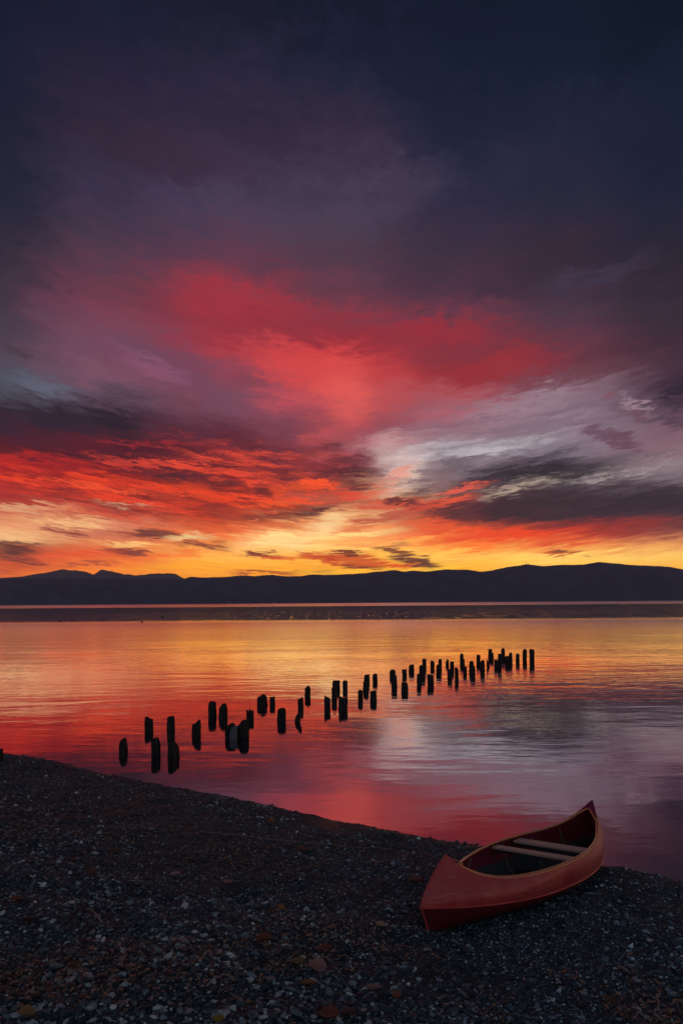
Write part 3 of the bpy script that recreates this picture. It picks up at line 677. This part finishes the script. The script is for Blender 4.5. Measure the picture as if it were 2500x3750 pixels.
def post_mesh(rad, hgt, prof, below, lean, seed, knobs=()):
    rr = np.random.RandomState(seed); n = 16; rings = 9
    px = [p[0] for p in prof]; py = [1 - (1 - p[1]) * 1.05 for p in prof]
    ph = rr.rand(4) * 6.3
    V = []
    for j in range(rings):
        t = j / (rings - 1)
        for k in range(n):
            a = 2 * math.pi * k / n
            top = np.interp(math.cos(a), px, py) * hgt + (rr.uniform(-.07, .02) if k % 2 else rr.uniform(-.02, .03)) * hgt
            z = -below + (top + below) * t
            r_ = rad * (1 + .06 * math.sin(3 * a + ph[0]) + .05 * math.sin(5 * a + ph[1] + 2 * z) + rr.uniform(-.09, .09))
            if j == rings - 1: r_ *= .95
            if z < .06 and z > -.06: r_ *= 1.02
            for (kz, ka, kr) in knobs:
                r_ += kr * rad * math.exp(-((z - kz * hgt) / .025) ** 2 - (math.sin((a - ka) / 2) / .3) ** 2)
            lx = lean * max(z, -.1)
            V.append((r_ * math.cos(a) + lx, r_ * math.sin(a), z))
    Fq = []
    for j in range(rings - 1):
        for k in range(n):
            Fq.append((j * n + k, j * n + (k + 1) % n, (j + 1) * n + (k + 1) % n, (j + 1) * n + k))
    # broken top: two inner rings, uneven
    off = (rings - 1) * n
    prev = off
    for q_, s in enumerate((.62, .25)):
        st = len(V)
        for k in range(n):
            a = 2 * math.pi * k / n
            z = np.interp(math.cos(a) * s, px, py) * hgt + rr.uniform(-.11, .03) * hgt
            V.append((rad * s * math.cos(a) + lean * z, rad * s * math.sin(a), z))
        for k in range(n):
            Fq.append((prev + k, prev + (k + 1) % n, st + (k + 1) % n, st + k))
        prev = st
    Fq.append(tuple(prev + k for k in range(n)))
    Fq.append(tuple(range(n))[::-1])
    return V, Fq
KNOB = {1: [(.35, 0, .25), (.72, 0, .2)], 3: [(.3, math.pi, .3)], 16: [(.05, 0, .3), (.05, math.pi, .3), (.05, -1.57, .2)], 14: [(.02, math.pi, .35)]}
for i, (cx, w, ty, wy, prof, lean, lab) in enumerate(POSTS):
    x, y = on_plane(cx, wy)
    sc = y / F
    y += w * sc / 2 * .5
    sc = y / F
    hgt = (wy - ty) * sc
    v, f = post_mesh(w * sc / 2, hgt, prof, .7, lean / (wy - ty) if lean else R.uniform(-.03, .03), 100 + i, KNOB.get(i, ()))
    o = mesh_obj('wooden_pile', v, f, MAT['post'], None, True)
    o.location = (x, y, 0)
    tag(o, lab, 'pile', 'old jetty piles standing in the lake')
# squared timber wedged between two piles, top cut on a slant
x, y = on_plane(858, 2705); sc = y / F; wd = 25 * sc
hb = (2705 - 2640) * sc; hf = .10
v = []
n_ = 7
for z0, z1, yy in ((-.7, .16, -wd * .6), (-.7, .29, wd * 1.1)):
    for k in range(n_):
        xk = -wd / 2 + wd * k / (n_ - 1)
        v.append((xk * (1 if yy < 0 else .8), yy, z0)); v.append((xk * (1 if yy < 0 else .8), yy, z1 + R.uniform(-.012, .012)))
f = []
m2 = 2 * n_
for k in range(n_ - 1):
    a = 2 * k
    f += [(a, a + 2, a + 3, a + 1), (m2 + a, m2 + a + 1, m2 + a + 3, m2 + a + 2), (a + 1, a + 3, m2 + a + 3, m2 + a + 1)]
f += [(0, 1, m2 + 1, m2), (m2 - 2, 2 * m2 - 2, 2 * m2 - 1, m2 - 1)]
o = mesh_obj('squared_timber', v, f, MAT['pale_wood'], None, False); o.location = (x, y - .06, 0)
tag(o, 'pale grey squared timber with slanted top, wedged between two dark round piles', 'timber')
# stump on the beach at the edge of the picture
p = on_ground(2, 2789)
v, f = post_mesh(.075, .25, [(-1, .95), (.6, 1), (1, .93)], .2, 0, 77)
o = mesh_obj('wooden_stump', v, f, MAT['post']); o.location = p - Vector((.02, 0, 0))
tag(o, 'short black stump standing on the beach at the very edge of the picture', 'stump')

# ------------------------------------------------------------------ canoe
cA = Vector((.66825946, .74056654, -.07064341)); cR = Vector((.74389561, -.66610045, .05412495)); cN = Vector((.00697248, .08872083, .99603213))
cM = Vector((1.99600819, 7.24738805, .9430328)); LN = 3.2335425
W0 = -.74
canoe = bpy.data.objects.new('canoe', None); COL.objects.link(canoe)
canoe.matrix_world = Matrix.Translation(cM + cN * W0) @ Matrix((cA, -cR, cN)).transposed().to_4x4()
tag(canoe, 'red open canoe with slatted wooden seats, drawn up on the gravel at the waterline', 'canoe')
def loc(U, V, Wz): return Vector((U, -V, Wz - W0))
B, QQ, DD, PW, BS, QS, DSN, DSF, DSM, EN, EF, SK = .4446, 1.972, .2797, 5.699, .4126, 2.35, .3516, .5538, .0937, .3949, .2278, -.0209
def c_sheer(s):
    e = abs(s)
    return s * LN / 2, max(0.0, B * (1 - e ** QQ) * .982 + .032 * math.sqrt(max(0, 1 - e ** 10))), -DD * (1 - e ** PW) * (1 + SK * s)
def c_seam(s):
    e = abs(s)
    return s * (LN / 2 + (EN if s < 0 else EF)), BS * (1 - e ** QS) + .012 * math.sqrt(max(0, 1 - e ** 40)), -(DSN * (1 - s) / 2 + DSF * (1 + s) / 2) - DSM * (1 - s * s)
def c_keel(s):
    e = abs(s)
    dk = .235 * (1 - s) / 2 + .235 * (1 + s) / 2 - .05 * (1 - s * s)
    return s * (LN / 2 + (EN if s < 0 else EF) - .10 * e ** 6), 0.0, c_seam(s)[2] - dk
def section(s, side, off=0.0, n1=9, n2=9):
    a, b_, k = c_sheer(s), c_seam(s), c_keel(s)
    out = []
    for i in range(n1):
        t = i / n1
        U = a[0] + (b_[0] - a[0]) * (1 - (1 - t) ** 1.6 + (.12 * (1 - math.exp(-t / .03)) * (1 - t) ** 3 if s < 0 else 0))
        V = a[1] + (b_[1] - a[1]) * t + .034 * math.sin(math.pi * t) * min(1, 6 * (1 - abs(s)))
        out.append((U, V, a[2] + (b_[2] - a[2]) * t))
    for i in range(n2 + 1):
        w = math.pi / 2 * i / n2
        tt = i / n2
        V = b_[1] * (1 - tt ** 1.7)
        Wz = b_[2] + (k[2] - b_[2]) * (1 - (1 - tt) ** 1.35)
        out.append((b_[0] + (k[0] - b_[0]) * math.sin(w), V, Wz))
    if off:
        o2 = []
        for (U, V, Wz) in out:
            o2.append((U * (1 - off / (LN / 2 + .2)), max(0.0, V - off), max(Wz, k[2] + off * 1.6)))
        out = o2
    return [loc(U, side * V, Wz) for U, V, Wz in out]
SS = [-math.cos(math.pi * i / 60) for i in range(61)]
SS = [math.copysign(abs(s) ** .8, s) for s in SS]
def skin(stations, off=0.0, flip=False):
    rows = []
    for s in stations:
        r_ = section(s, 1, off); l_ = section(s, -1, off)
        rows.append(r_ + l_[::-1][1:])
    m_ = len(rows[0]); V = [p for r_ in rows for p in r_]; Fc = []
    for i in range(len(rows) - 1):
        for k in range(m_ - 1):
            q_ = (i * m_ + k, i * m_ + k + 1, (i + 1) * m_ + k + 1, (i + 1) * m_ + k)
            Fc.append(q_[::-1] if flip else q_)
    return V, Fc
def part_rows(stations, lo, hi, off=0.0, flip=False):
    V = []; Fc = []
    for side in (1, -1):
        rows = [section(s, side, off)[lo:hi] for s in stations]; m_ = len(rows[0]); o_ = len(V)
        V += [p for r_ in rows for p in r_]
        for i in range(len(rows) - 1):
            for k in range(m_ - 1):
                q_ = (o_ + i * m_ + k, o_ + i * m_ + k + 1, o_ + (i + 1) * m_ + k + 1, o_ + (i + 1) * m_ + k)
                Fc.append(q_ if (side > 0) != flip else q_[::-1])
    return V, Fc
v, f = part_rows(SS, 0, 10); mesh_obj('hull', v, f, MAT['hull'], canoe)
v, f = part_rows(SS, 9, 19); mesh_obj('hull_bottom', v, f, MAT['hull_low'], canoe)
ins = [s * .965 for s in SS]
v, f = part_rows(ins, 0, 8, .016, True); mesh_obj('inner_wall', v, f, MAT['inner_red'], canoe)
v, f = part_rows(ins, 7, 19, .016, True); mesh_obj('floor', v, f, MAT['liner'], canoe)
# rubbing strake: raised seam round the hull
for side in (1, -1):
    pts = []
    for s in SS:
        U, V, Wz = c_seam(s); pts.append(loc(U * 1.002, side * (V + .003), Wz))
    v, f = tube(pts, .0085, 6); mesh_obj('rubbing_strake', v, f, MAT['hull'], canoe)
# stem bands
for e in (-1, 1):
    sec = section(e, 1); pts = [p + Vector((e * .002, 0, 0)) for p in sec]
    v, f = tube(pts, [.012] + [.008] * (len(pts) - 1), 6); mesh_obj('stem_band', v, f, MAT['hull'], canoe)
# gunwales
prof = [(-.024, -.008), (-.022, .004), (-.016, .009), (-.009, .007), (-.005, -.006), (.001, -.008), (.006, -.001), (.011, -.004), (.012, -.016), (.008, -.024), (-.002, -.026), (-.014, -.018)]
gs = [-.955 + i * (.955 + .90) / 60 for i in range(61)]
for side in (1, -1):
    V = []; Fc = []
    for s in gs:
        U, Vv, Wz = c_sheer(s)
        for dv, dw in prof: V.append(loc(U, side * (Vv + dv), Wz + dw))
    m_ = len(prof)
    for i in range(len(gs) - 1):
        for k in range(m_):
            q_ = (i * m_ + k, i * m_ + (k + 1) % m_, (i + 1) * m_ + (k + 1) % m_, (i + 1) * m_ + k)
            Fc.append(q_ if side > 0 else q_[::-1])
    Fc += [tuple(range(m_)), tuple((len(gs) - 1) * m_ + k for k in range(m_))]
    mesh_obj('gunwale', V, Fc, MAT['rim'], canoe)
# end decks with a rounded opening edge
def deck(sgn, s_mid, bow):
    V = []; Fc = []; n, mrow = 12, 12
    for j in range(mrow + 1):
        t = j / mrow
        for k in range(n + 1):
            nu = -1 + 2 * k / n
            s0 = s_mid - bow * nu * nu
            s = sgn * (s0 + (1 - s0) * t)
            U, Vv, Wz = c_sheer(s)
            V.append(loc(U, nu * Vv, Wz + .008 + .018 * (1 - nu * nu) * (1 - t)))
    w_ = n + 1
    for j in range(mrow):
        for k in range(n):
            q_ = (j * w_ + k, j * w_ + k + 1, (j + 1) * w_ + k + 1, (j + 1) * w_ + k)
            Fc.append(q_ if sgn > 0 else q_[::-1])
    o = mesh_obj('deck', V, Fc, MAT['deck'], canoe)
    pts = [V[k] for k in range(n + 1)]
    v, f = tube(pts, .011, 6); mesh_obj('deck_edge', v, f, MAT['rim'], o)
    return o
deck(1, .92, .10); deck(-1, .945, .02)
# bow fitting: dark recess plate with an eye, on the near stem
U, Vv, Wz = c_sheer(-.985)
v, f = box(loc(U + .045, .052, Wz - .075), (.03, .012, .075)); eye = mesh_obj('bow_fitting', v, f, MAT['dark_wood'], canoe, False)
v, f = tube([loc(U + .045 + .012 * math.cos(a), .062, Wz - .075 + .024 * math.sin(a)) for a in [i * math.pi / 5 for i in range(11)]], .005, 5, False)
mesh_obj('eye_ring', v, f, MAT['metal'], eye)
# slatted seats
def seat(U0, Wz, width, n, tilt):
    e = abs(U0 / (LN / 2)); half = B * (1 - e ** QQ) - .012
    v, f = join(*[box(loc(U0 + d, 0, Wz - .03), (.03, 2 * half, .035)) for d in (-width / 2 + .02, width / 2 - .02)])
    st = mesh_obj('seat', v, f, MAT['dark_wood'], canoe, False)
    sw = width / n
    for k in range(n):
        V = []; Fc = []
        u = U0 - width / 2 + sw * (k + .5); hw = sw * .33; th = .012
        pr = [(-hw, -th), (hw, -th), (hw, th * .5), (hw * .7, th), (-hw * .7, th), (-hw, th * .5)]
        for V_ in (-half, -half * .3, half * .3, half):
            for du, dw in pr: V.append(loc(u + du + tilt * V_, V_, Wz + dw))
        for i in range(3):
            for c_ in range(6): Fc.append((i * 6 + c_, i * 6 + (c_ + 1) % 6, (i + 1) * 6 + (c_ + 1) % 6, (i + 1) * 6 + c_))
        Fc += [tuple(range(6))[::-1], tuple(18 + c_ for c_ in range(6))]
        mesh_obj('slat', V, Fc, MAT['slat'], st, False)
seat(.03, -.312, .125, 4, .12); seat(.46, -.318, .17, 5, .12)
# low foot brace and ribs
v, f = join(box(loc(.22, 0, -.60), (.05, .62, .06)), box(loc(.22, -.22, -.65), (.04, .03, .09)), box(loc(.22, .22, -.65), (.04, .03, .09)))
mesh_obj('foot_brace', v, f, MAT['dark_wood'], canoe, False)
for s in (-.62, -.3, .12, .45, .72):
    pts = section(s, 1, .02)[2:] + section(s, -1, .02)[::-1][1:-2]
    v, f = tube(pts, .011, 5); mesh_obj('rib', v, f, MAT['rib'], canoe)

#GRAVEL
# ------------------------------------------------------------------ gravel
def pebbles(name, n, smin, smax, power, mat, seed, dens=None):
    rr = np.random.RandomState(seed)
    # the part of the beach the picture could see, and a margin
    pts = []
    tot = 0
    while tot < n:
        y = 3.3 + 13.5 * rr.rand(n * 2) ** 1.7
        x = (rr.rand(n * 2) * 2 - 1) * (.56 * y + .6)
        s = shore_s(x, y)
        ok = (s > -.10) & (y < 16.5)
        if dens is not None: ok &= rr.rand(n * 2) < dens(x, y)
        pts.append(np.stack([x[ok], y[ok]], 1)); tot += int(ok.sum())
    pts = np.concatenate(pts)[:n]
    x, y = pts[:, 0], pts[:, 1]
    sz = smin * (smax / smin) ** (rr.rand(n) ** power)
    # ico shapes
    ph = (1 + 5 ** .5) / 2
    iv = np.array([(-1, ph, 0), (1, ph, 0), (-1, -ph, 0), (1, -ph, 0), (0, -1, ph), (0, 1, ph), (0, -1, -ph), (0, 1, -ph), (ph, 0, -1), (ph, 0, 1), (-ph, 0, -1), (-ph, 0, 1)]); iv /= np.linalg.norm(iv[0])
    it = np.array([(0, 11, 5), (0, 5, 1), (0, 1, 7), (0, 7, 10), (0, 10, 11), (1, 5, 9), (5, 11, 4), (11, 10, 2), (10, 7, 6), (7, 1, 8), (3, 9, 4), (3, 4, 2), (3, 2, 6), (3, 6, 8), (3, 8, 9), (4, 9, 5), (2, 4, 11), (6, 2, 10), (8, 6, 7), (9, 8, 1)])
    base = iv[None] * (1 + .38 * (rr.rand(n, 12, 1) - .5) * 2)
    base = base * np.stack([np.ones(n), rr.uniform(.5, .9, n), rr.uniform(.28, .6, n)], 1)[:, None]
    a = rr.rand(n) * 6.283; ca, sa = np.cos(a), np.sin(a)
    tl = rr.normal(0, .22, (n, 2))
    X = base[..., 0] * ca[:, None] - base[..., 1] * sa[:, None]
    Yv = base[..., 0] * sa[:, None] + base[..., 1] * ca[:, None]
    Z = base[..., 2] + X * tl[:, :1] + Yv * tl[:, 1:]
    gz = ground(x, y)
    V = np.stack([x[:, None] + X * sz[:, None] / 2, y[:, None] + Yv * sz[:, None] / 2, gz[:, None] + sz[:, None] * (.10 + Z / 2)], -1).reshape(-1, 3)
    T = (it[None] + (np.arange(n) * 12)[:, None, None]).reshape(-1, 3)
    return tag(np_obj(name, V, T, mat, False, 3), kind='stuff')
def dn(x, y): return np.clip(.62 + 1.5 * fbm(x * .6 + 5, y * .6, 3), .12, 1)
pebbles('gravel', 62000, .010, .034, 1.6, MAT['gravel'], 3, dn)
pebbles('pebbles', 12000, .024, .078, 2.3, MAT['pebble'], 4, lambda x, y: np.clip(.45 - .10 * x + 2.2 * fbm(x * .7, y * .7 + 9, 3), .04, 1))

# leaf litter: loose scraps in drifts
def litter(n, seed):
    rr = np.random.RandomState(seed); P_ = []
    tot = 0
    while tot < n:
        y = 3.6 + 9 * rr.rand(n * 3) ** 1.4; x = (rr.rand(n * 3) * 2 - 1) * (.54 * y + .3)
        d_ = np.clip(.10 - .16 * x + 2.4 * (fbm(x * .9 + 3, y * .9, 3) - .12), 0, 1) * (shore_s(x, y) > 1.2)
        ok = rr.rand(n * 3) < d_
        P_.append(np.stack([x[ok], y[ok]], 1)); tot += int(ok.sum())
    P_ = np.concatenate(P_)[:n]; x, y = P_[:, 0], P_[:, 1]; gz = ground(x, y) + rr.uniform(.008, .03, n)
    L_ = rr.uniform(.018, .06, n); w = L_ * rr.uniform(.25, .6, n); a = rr.rand(n) * 6.283; cu = rr.uniform(-.4, .9, n) * L_
    q_ = np.array([(-1, 0), (-.3, -1), (-.3, 1), (.4, -.9), (.4, .9), (1, 0)])
    lx = q_[None, :, 0] * L_[:, None] / 2; ly = q_[None, :, 1] * w[:, None] / 2
    lz = (q_[None, :, 0] ** 2) * cu[:, None] * .5 + np.abs(q_[None, :, 1]) * w[:, None] * .25 + rr.uniform(-.005, .005, (n, 6))
    ca, sa = np.cos(a)[:, None], np.sin(a)[:, None]
    V = np.stack([x[:, None] + lx * ca - ly * sa, y[:, None] + lx * sa + ly * ca, gz[:, None] + lz], -1).reshape(-1, 3)
    t = np.array([(0, 1, 2), (1, 3, 2), (2, 3, 4), (3, 5, 4)])
    T = (t[None] + (np.arange(n) * 6)[:, None, None]).reshape(-1, 3)
    return tag(np_obj('leaf_litter', V, T, MAT['litter'], False, 3), kind='stuff')
litter(4600, 8)

# single leaves that stand out (px, py, size px, colour, label)
LC = {'ochre': (.50, .26, .03), 'tan': (.40, .24, .09), 'rust': (.34, .10, .04), 'orange': (.55, .2, .05), 'pink': (.5, .25, .2), 'brown': (.2, .09, .05), 'peach': (.6, .36, .22), 'olive': (.28, .22, .08)}
LM = {k: leaf_mat('leaf_' + k, tuple(.75 * u_ for u_ in c_)) for k, c_ in LC.items()}
LEAVES = [
 (803, 3744, 42, 'ochre', 'bright ochre leaf at the bottom edge of the picture'),
 (1092, 3534, 46, 'tan', 'round tan leaf with a curled pink corner'),
 (968, 3455, 58, 'rust', 'long rust leaf lying flat beside a pale stone'),
 (1128, 3622, 58, 'orange', 'orange brown curled leaf below the round tan leaf'),
 (1160, 3556, 70, 'pink', 'big crinkled pinkish leaf arched over a dark hollow'),
 (1208, 3728, 70, 'rust', 'large rust leaf standing on edge at the bottom edge'),
 (1165, 3738, 40, 'brown', 'brown curled leaf tucked beside the large rust leaf'),
 (1275, 3733, 60, 'brown', 'flat brown leaf next to the standing rust leaf'),
 (1370, 3640, 60, 'pink', 'pale pink shrivelled leaf lying between two stones'),
 (1450, 3657, 34, 'rust', 'small rust leaf at the tip of the shrivelled pink leaf'),
 (994, 3012, 24, 'orange', 'small orange leaf nearest the waterline'),
 (1226, 3115, 22, 'orange', 'small orange leaf beside the pale straw stalk'),
 (1327, 3127, 24, 'olive', 'dull olive leaf touching the pale straw stalk'),
 (1366, 3165, 26, 'peach', 'peach coloured leaf inland of the olive leaf'),
 (1028, 3339, 32, 'orange', 'upright orange leaf beside a rust scrap on bare grit'),
 (998, 3346, 24, 'rust', 'rust scrap touching the upright orange leaf'),
 (833, 3240, 38, 'pink', 'pinkish crumpled leaf alone on fine gravel'),
 (708, 3168, 24, 'rust', 'small rust leaf on bare grit above the crumpled pink one'),
 (1110, 3118, 36, 'rust', 'reddish leaf under the middle of the straw stalk'),
 (272, 3156, 24, 'rust', 'small orange rust leaf among the drifted litter'),
 (372, 3176, 30, 'brown', 'dark red brown leaf among the drifted litter'),
 (410, 3125, 44, 'brown', 'broad brown leaf in the drifted litter'),
 (62, 3305, 50, 'rust', 'dark rust leaf at the side edge of the picture'),
 (100, 3385, 54, 'brown', 'brown leaf just below the dark rust one at the side edge'),
 (98, 3722, 62, 'tan', 'tan curled leaf in the near corner of the beach'),
 (340, 3205, 40, 'brown', 'torn brown leaf in bare grit below the broad brown leaf'),
 (270, 3552, 52, 'brown', 'curled brown leaf beside a pale flint'),
 (1190, 3490, 54, 'rust', 'reddish brown leaf inland of the canoe bow'),
 (1216, 3408, 30, 'peach', 'small peach leaf a step inland of the canoe bow'),
 (1395, 3404, 44, 'peach', 'pale forked leaf beside the canoe bow'),
 (2065, 3570, 26, 'orange', 'single orange leaf on the dark gravel behind the canoe'),
 (2228, 3675, 50, 'brown', 'brown leaf half buried in the dark gravel behind the canoe'),
 (2308, 3510, 22, 'peach', 'small peach leaf far behind the canoe'),
]
def leaf_mesh(L_, seed):
    rr = np.random.RandomState(seed)
    ts = np.linspace(0, 1, 7); V = []; Fc = []
    cu = rr.uniform(.2, .9); w0 = rr.uniform(.3, .48); tw = rr.uniform(-.5, .5); fold = rr.uniform(.2, .7)
    for i, t in enumerate(ts):
        w = w0 * L_ * math.sin(math.pi * min(1, t * .93 + .04)) ** .7 * (1 + .25 * (i % 2))
        bx = (t - .5) * L_; bz = cu * L_ * (t - .5) ** 2 + .01
        for sgn in (-1, 0, 1):
            y_ = sgn * w + rr.uniform(-.04, .04) * L_
            V.append((bx + rr.uniform(-.03, .03) * L_ * abs(sgn), y_, bz + abs(sgn) * w * fold + tw * y_ * (t - .3) + rr.uniform(-.02, .02) * L_))
    for i in range(6):
        for k in range(2):
            a = i * 3 + k; Fc.append((a, a + 1, a + 4, a + 3))
    st = [V[1], (V[1][0] - L_ * .2, V[1][1] + .01, V[1][2] + L_ * .05), (V[1][0] - L_ * .4, V[1][1] + .02, V[1][2])]
    return join((V, Fc), tube(st, L_ * .018, 4))
for i, (px, py, sp, cn, lab) in enumerate(LEAVES):
    p = on_ground(px, py); L_ = sp * p.y / F
    v, f = leaf_mesh(L_, 300 + i)
    o = mesh_obj('fallen_leaf', v, f, LM[cn], None, True)
    o.location = p + Vector((0, 0, .012)); o.rotation_euler = (R.uniform(-.1, .45), R.uniform(-.25, .25), R.uniform(-.5, .5) + (math.pi if R.random() < .5 else 0))
    tag(o, lab, 'leaf', 'fallen leaves on the beach')

# single stones that stand out
SC = {'tan': (.34, .29, .25), 'blue': (.2, .25, .32), 'pink': (.42, .27, .25), 'lilac': (.3, .28, .34), 'white': (.5, .47, .46), 'grey': (.22, .22, .24)}
SM = {k: simple('stone_' + k, c_, .55, .3, 18, .002) for k, c_ in SC.items()}
STONES = [
 (2130, 3597, 24, 'tan', 'pale tan stone, smaller of two set one behind the other behind the canoe'),
 (2135, 3640, 30, 'tan', 'pale tan angular stone, larger of two set one behind the other behind the canoe'),
 (2021, 3733, 38, 'blue', 'long pale blue stone at the bottom edge'),
 (2043, 3722, 22, 'lilac', 'small lilac pebble touching the long pale blue stone'),
 (1864, 3734, 28, 'lilac', 'rounded lilac stone at the bottom edge, apart from the blue one'),
 (2455, 3642, 40, 'blue', 'flat bluish stone in the near corner behind the canoe'),
 (2376, 3447, 28, 'white', 'whitish stone on the gravel far behind the canoe'),
 (2216, 3418, 22, 'white', 'small whitish stone inland of the canoe side'),
 (1608, 3593, 28, 'lilac', 'lilac angular stone inland of the canoe hull'),
 (1775, 3568, 22, 'lilac', 'small bright lilac stone nearest the canoe hull'),
 (674, 3450, 34, 'pink', 'flat pink stone on coarse shingle'),
 (798, 3491, 34, 'pink', 'rounded pink stone a step inland of the flat pink one'),
 (852, 3586, 34, 'tan', 'square tan stone in coarse shingle'),
 (788, 3582, 22, 'pink', 'small pinkish stone beside the square tan one'),
 (412, 3594, 34, 'pink', 'bright salmon stone in the coarse shingle'),
 (465, 3601, 26, 'pink', 'paler salmon chip beside the bright salmon stone'),
 (322, 3514, 28, 'grey', 'pale grey flint lying on its edge'),
 (196, 3523, 28, 'pink', 'pinkish white stone with a dark underside'),
 (278, 3562, 28, 'tan', 'tan flint on top of a brown leaf'),
 (533, 3425, 22, 'blue', 'small bright blue grey pebble'),
 (222, 3690, 40, 'lilac', 'big lilac stone near the bottom edge'),
 (1015, 3705, 30, 'white', 'whitish stone above the bottom edge in coarse shingle'),
 (990, 3588, 34, 'pink', 'pale pink wedge of stone beside a curled orange leaf'),
 (1330, 3702, 26, 'tan', 'oval tan pebble beside a flat brown leaf'),
 (1250, 3666, 26, 'blue', 'oval blue white pebble in dark shingle'),
 (1403, 3744, 26, 'blue', 'bluish pebble cut by the bottom edge'),
 (363, 3028, 16, 'white', 'tiny white stone high up the beach'),
 (640, 3204, 40, 'pink', 'long flat pinkish flake of stone'),
]
def stone_mesh(L_, seed):
    rr = np.random.RandomState(seed); V = []; Fc = []; n, mr = 9, 5
    ph = rr.rand(3) * 6.3; ay = rr.uniform(.6, .85); az_ = rr.uniform(.3, .5)
    for j in range(mr + 1):
        la = -math.pi / 2 + math.pi * j / mr
        for k in range(n):
            lo = 2 * math.pi * k / n
            r_ = L_ / 2 * (1 + .14 * math.sin(2 * lo + ph[0]) + .1 * math.sin(3 * lo + ph[1] + la) + rr.uniform(-.08, .08))
            V.append((r_ * math.cos(la) * math.cos(lo), r_ * ay * math.cos(la) * math.sin(lo), r_ * az_ * math.sin(la)))
    for j in range(mr):
        for k in range(n): Fc.append((j * n + k, j * n + (k + 1) % n, (j + 1) * n + (k + 1) % n, (j + 1) * n + k))
    return V, Fc
for i, (px, py, sp, cn, lab) in enumerate(STONES):
    p = on_ground(px, py); L_ = sp * p.y / F
    v, f = stone_mesh(L_, 500 + i)
    o = mesh_obj('stone', v, f, SM[cn], None, False)
    o.location = p + Vector((0, 0, L_ * .14)); o.rotation_euler = (R.uniform(-.3, .3), R.uniform(-.3, .3), R.uniform(-.5, .5))
    tag(o, lab, 'stone', 'pale stones on the beach')
# driftwood, twig, straw
p = on_ground(1522, 3230)
v, f = tube([(-.075, 0, .01), (-.04, .01, .025), (.0, .0, .035), (.05, -.005, .03), (.085, .005, .012)], [.012, .026, .032, .028, .012], 7)
o = mesh_obj('driftwood_chunk', v, f, simple('red_driftwood', (.25, .08, .06), .7, .4, 20, .003)); o.location = p
tag(o, 'reddish chunk of driftwood on the gravel beside the canoe bow', 'driftwood')
a, b_ = on_ground(318, 3340), on_ground(381, 3393)
MAT['straw'] = simple('dry_straw', (.38, .28, .22), .7, .3, 20)
pts = [a.lerp(b_, t) + Vector((.012 * math.sin(5 * t), 0, .03 + .015 * math.sin(3 * t))) for t in (0, .2, .4, .6, .8, 1)]
v, f = tube(pts, [.004, .006, .006, .007, .007, .005], 5); o = mesh_obj('twig', v, f, MAT['straw'])
tag(o, 'short pale twig lying slantwise on the coarse shingle', 'twig')
pl = [(730, 3052), (800, 3056), (880, 3065), (960, 3076), (1050, 3083), (1120, 3089), (1200, 3097), (1260, 3105), (1300, 3108), (1330, 3112), (1370, 3108), (1435, 3117)]
pts = [on_ground(*q_) + Vector((0, 0, .02)) for q_ in pl]
v, f = tube(pts, .0045, 4); o = mesh_obj('straw_stalk', v, f, MAT['straw'])
tag(o, 'long thin pale straw stalk stretched along the upper beach', 'stalk')

# water birds resting on the calm belt
MAT['bird'] = simple('dark_feather', (.02, .02, .022), .6, .2, 20)
def bird_mesh():
    body = tube([(-.2, 0, .09), (-.14, 0, .1), (-.03, 0, .1), (.08, 0, .1), (.15, 0, .11)], [.015, .06, .085, .075, .03], 8)
    neck = tube([(.11, 0, .12), (.15, 0, .19), (.15, 0, .25)], [.035, .025, .022], 6)
    head = tube([(.11, 0, .265), (.14, 0, .275), (.18, 0, .27), (.235, 0, .258)], [.02, .036, .03, .006], 6)
    return join(body, neck, head)
bv, bf = bird_mesh(); proto = None
for i, (px, py, s_, lab) in enumerate(((222, 2277, 1.3, 'dark water bird resting on the calm belt, shoreward one of a close pair'), (265, 2274, 1.3, 'dark water bird resting on the calm belt, second of a close pair'), (520, 2279, 1.4, 'lone dark water bird at the ripple edge'), (596, 2260, 1.2, 'dark water bird farther out amid orange glints'), (180, 2252, 1.3, 'dark water bird farther out than the close pair'))):
    if proto is None: o = proto = mesh_obj('water_bird', bv, bf, MAT['bird'])
    else: o = proto.copy(); COL.objects.link(o)
    x, y = on_plane(px, py); o.location = (x, y, -.03); o.scale = (s_,) * 3; o.rotation_euler = (0, 0, R.uniform(-.5, .5) + (math.pi if i % 2 else 0))
    tag(o, lab, 'bird', 'water birds on the lake')
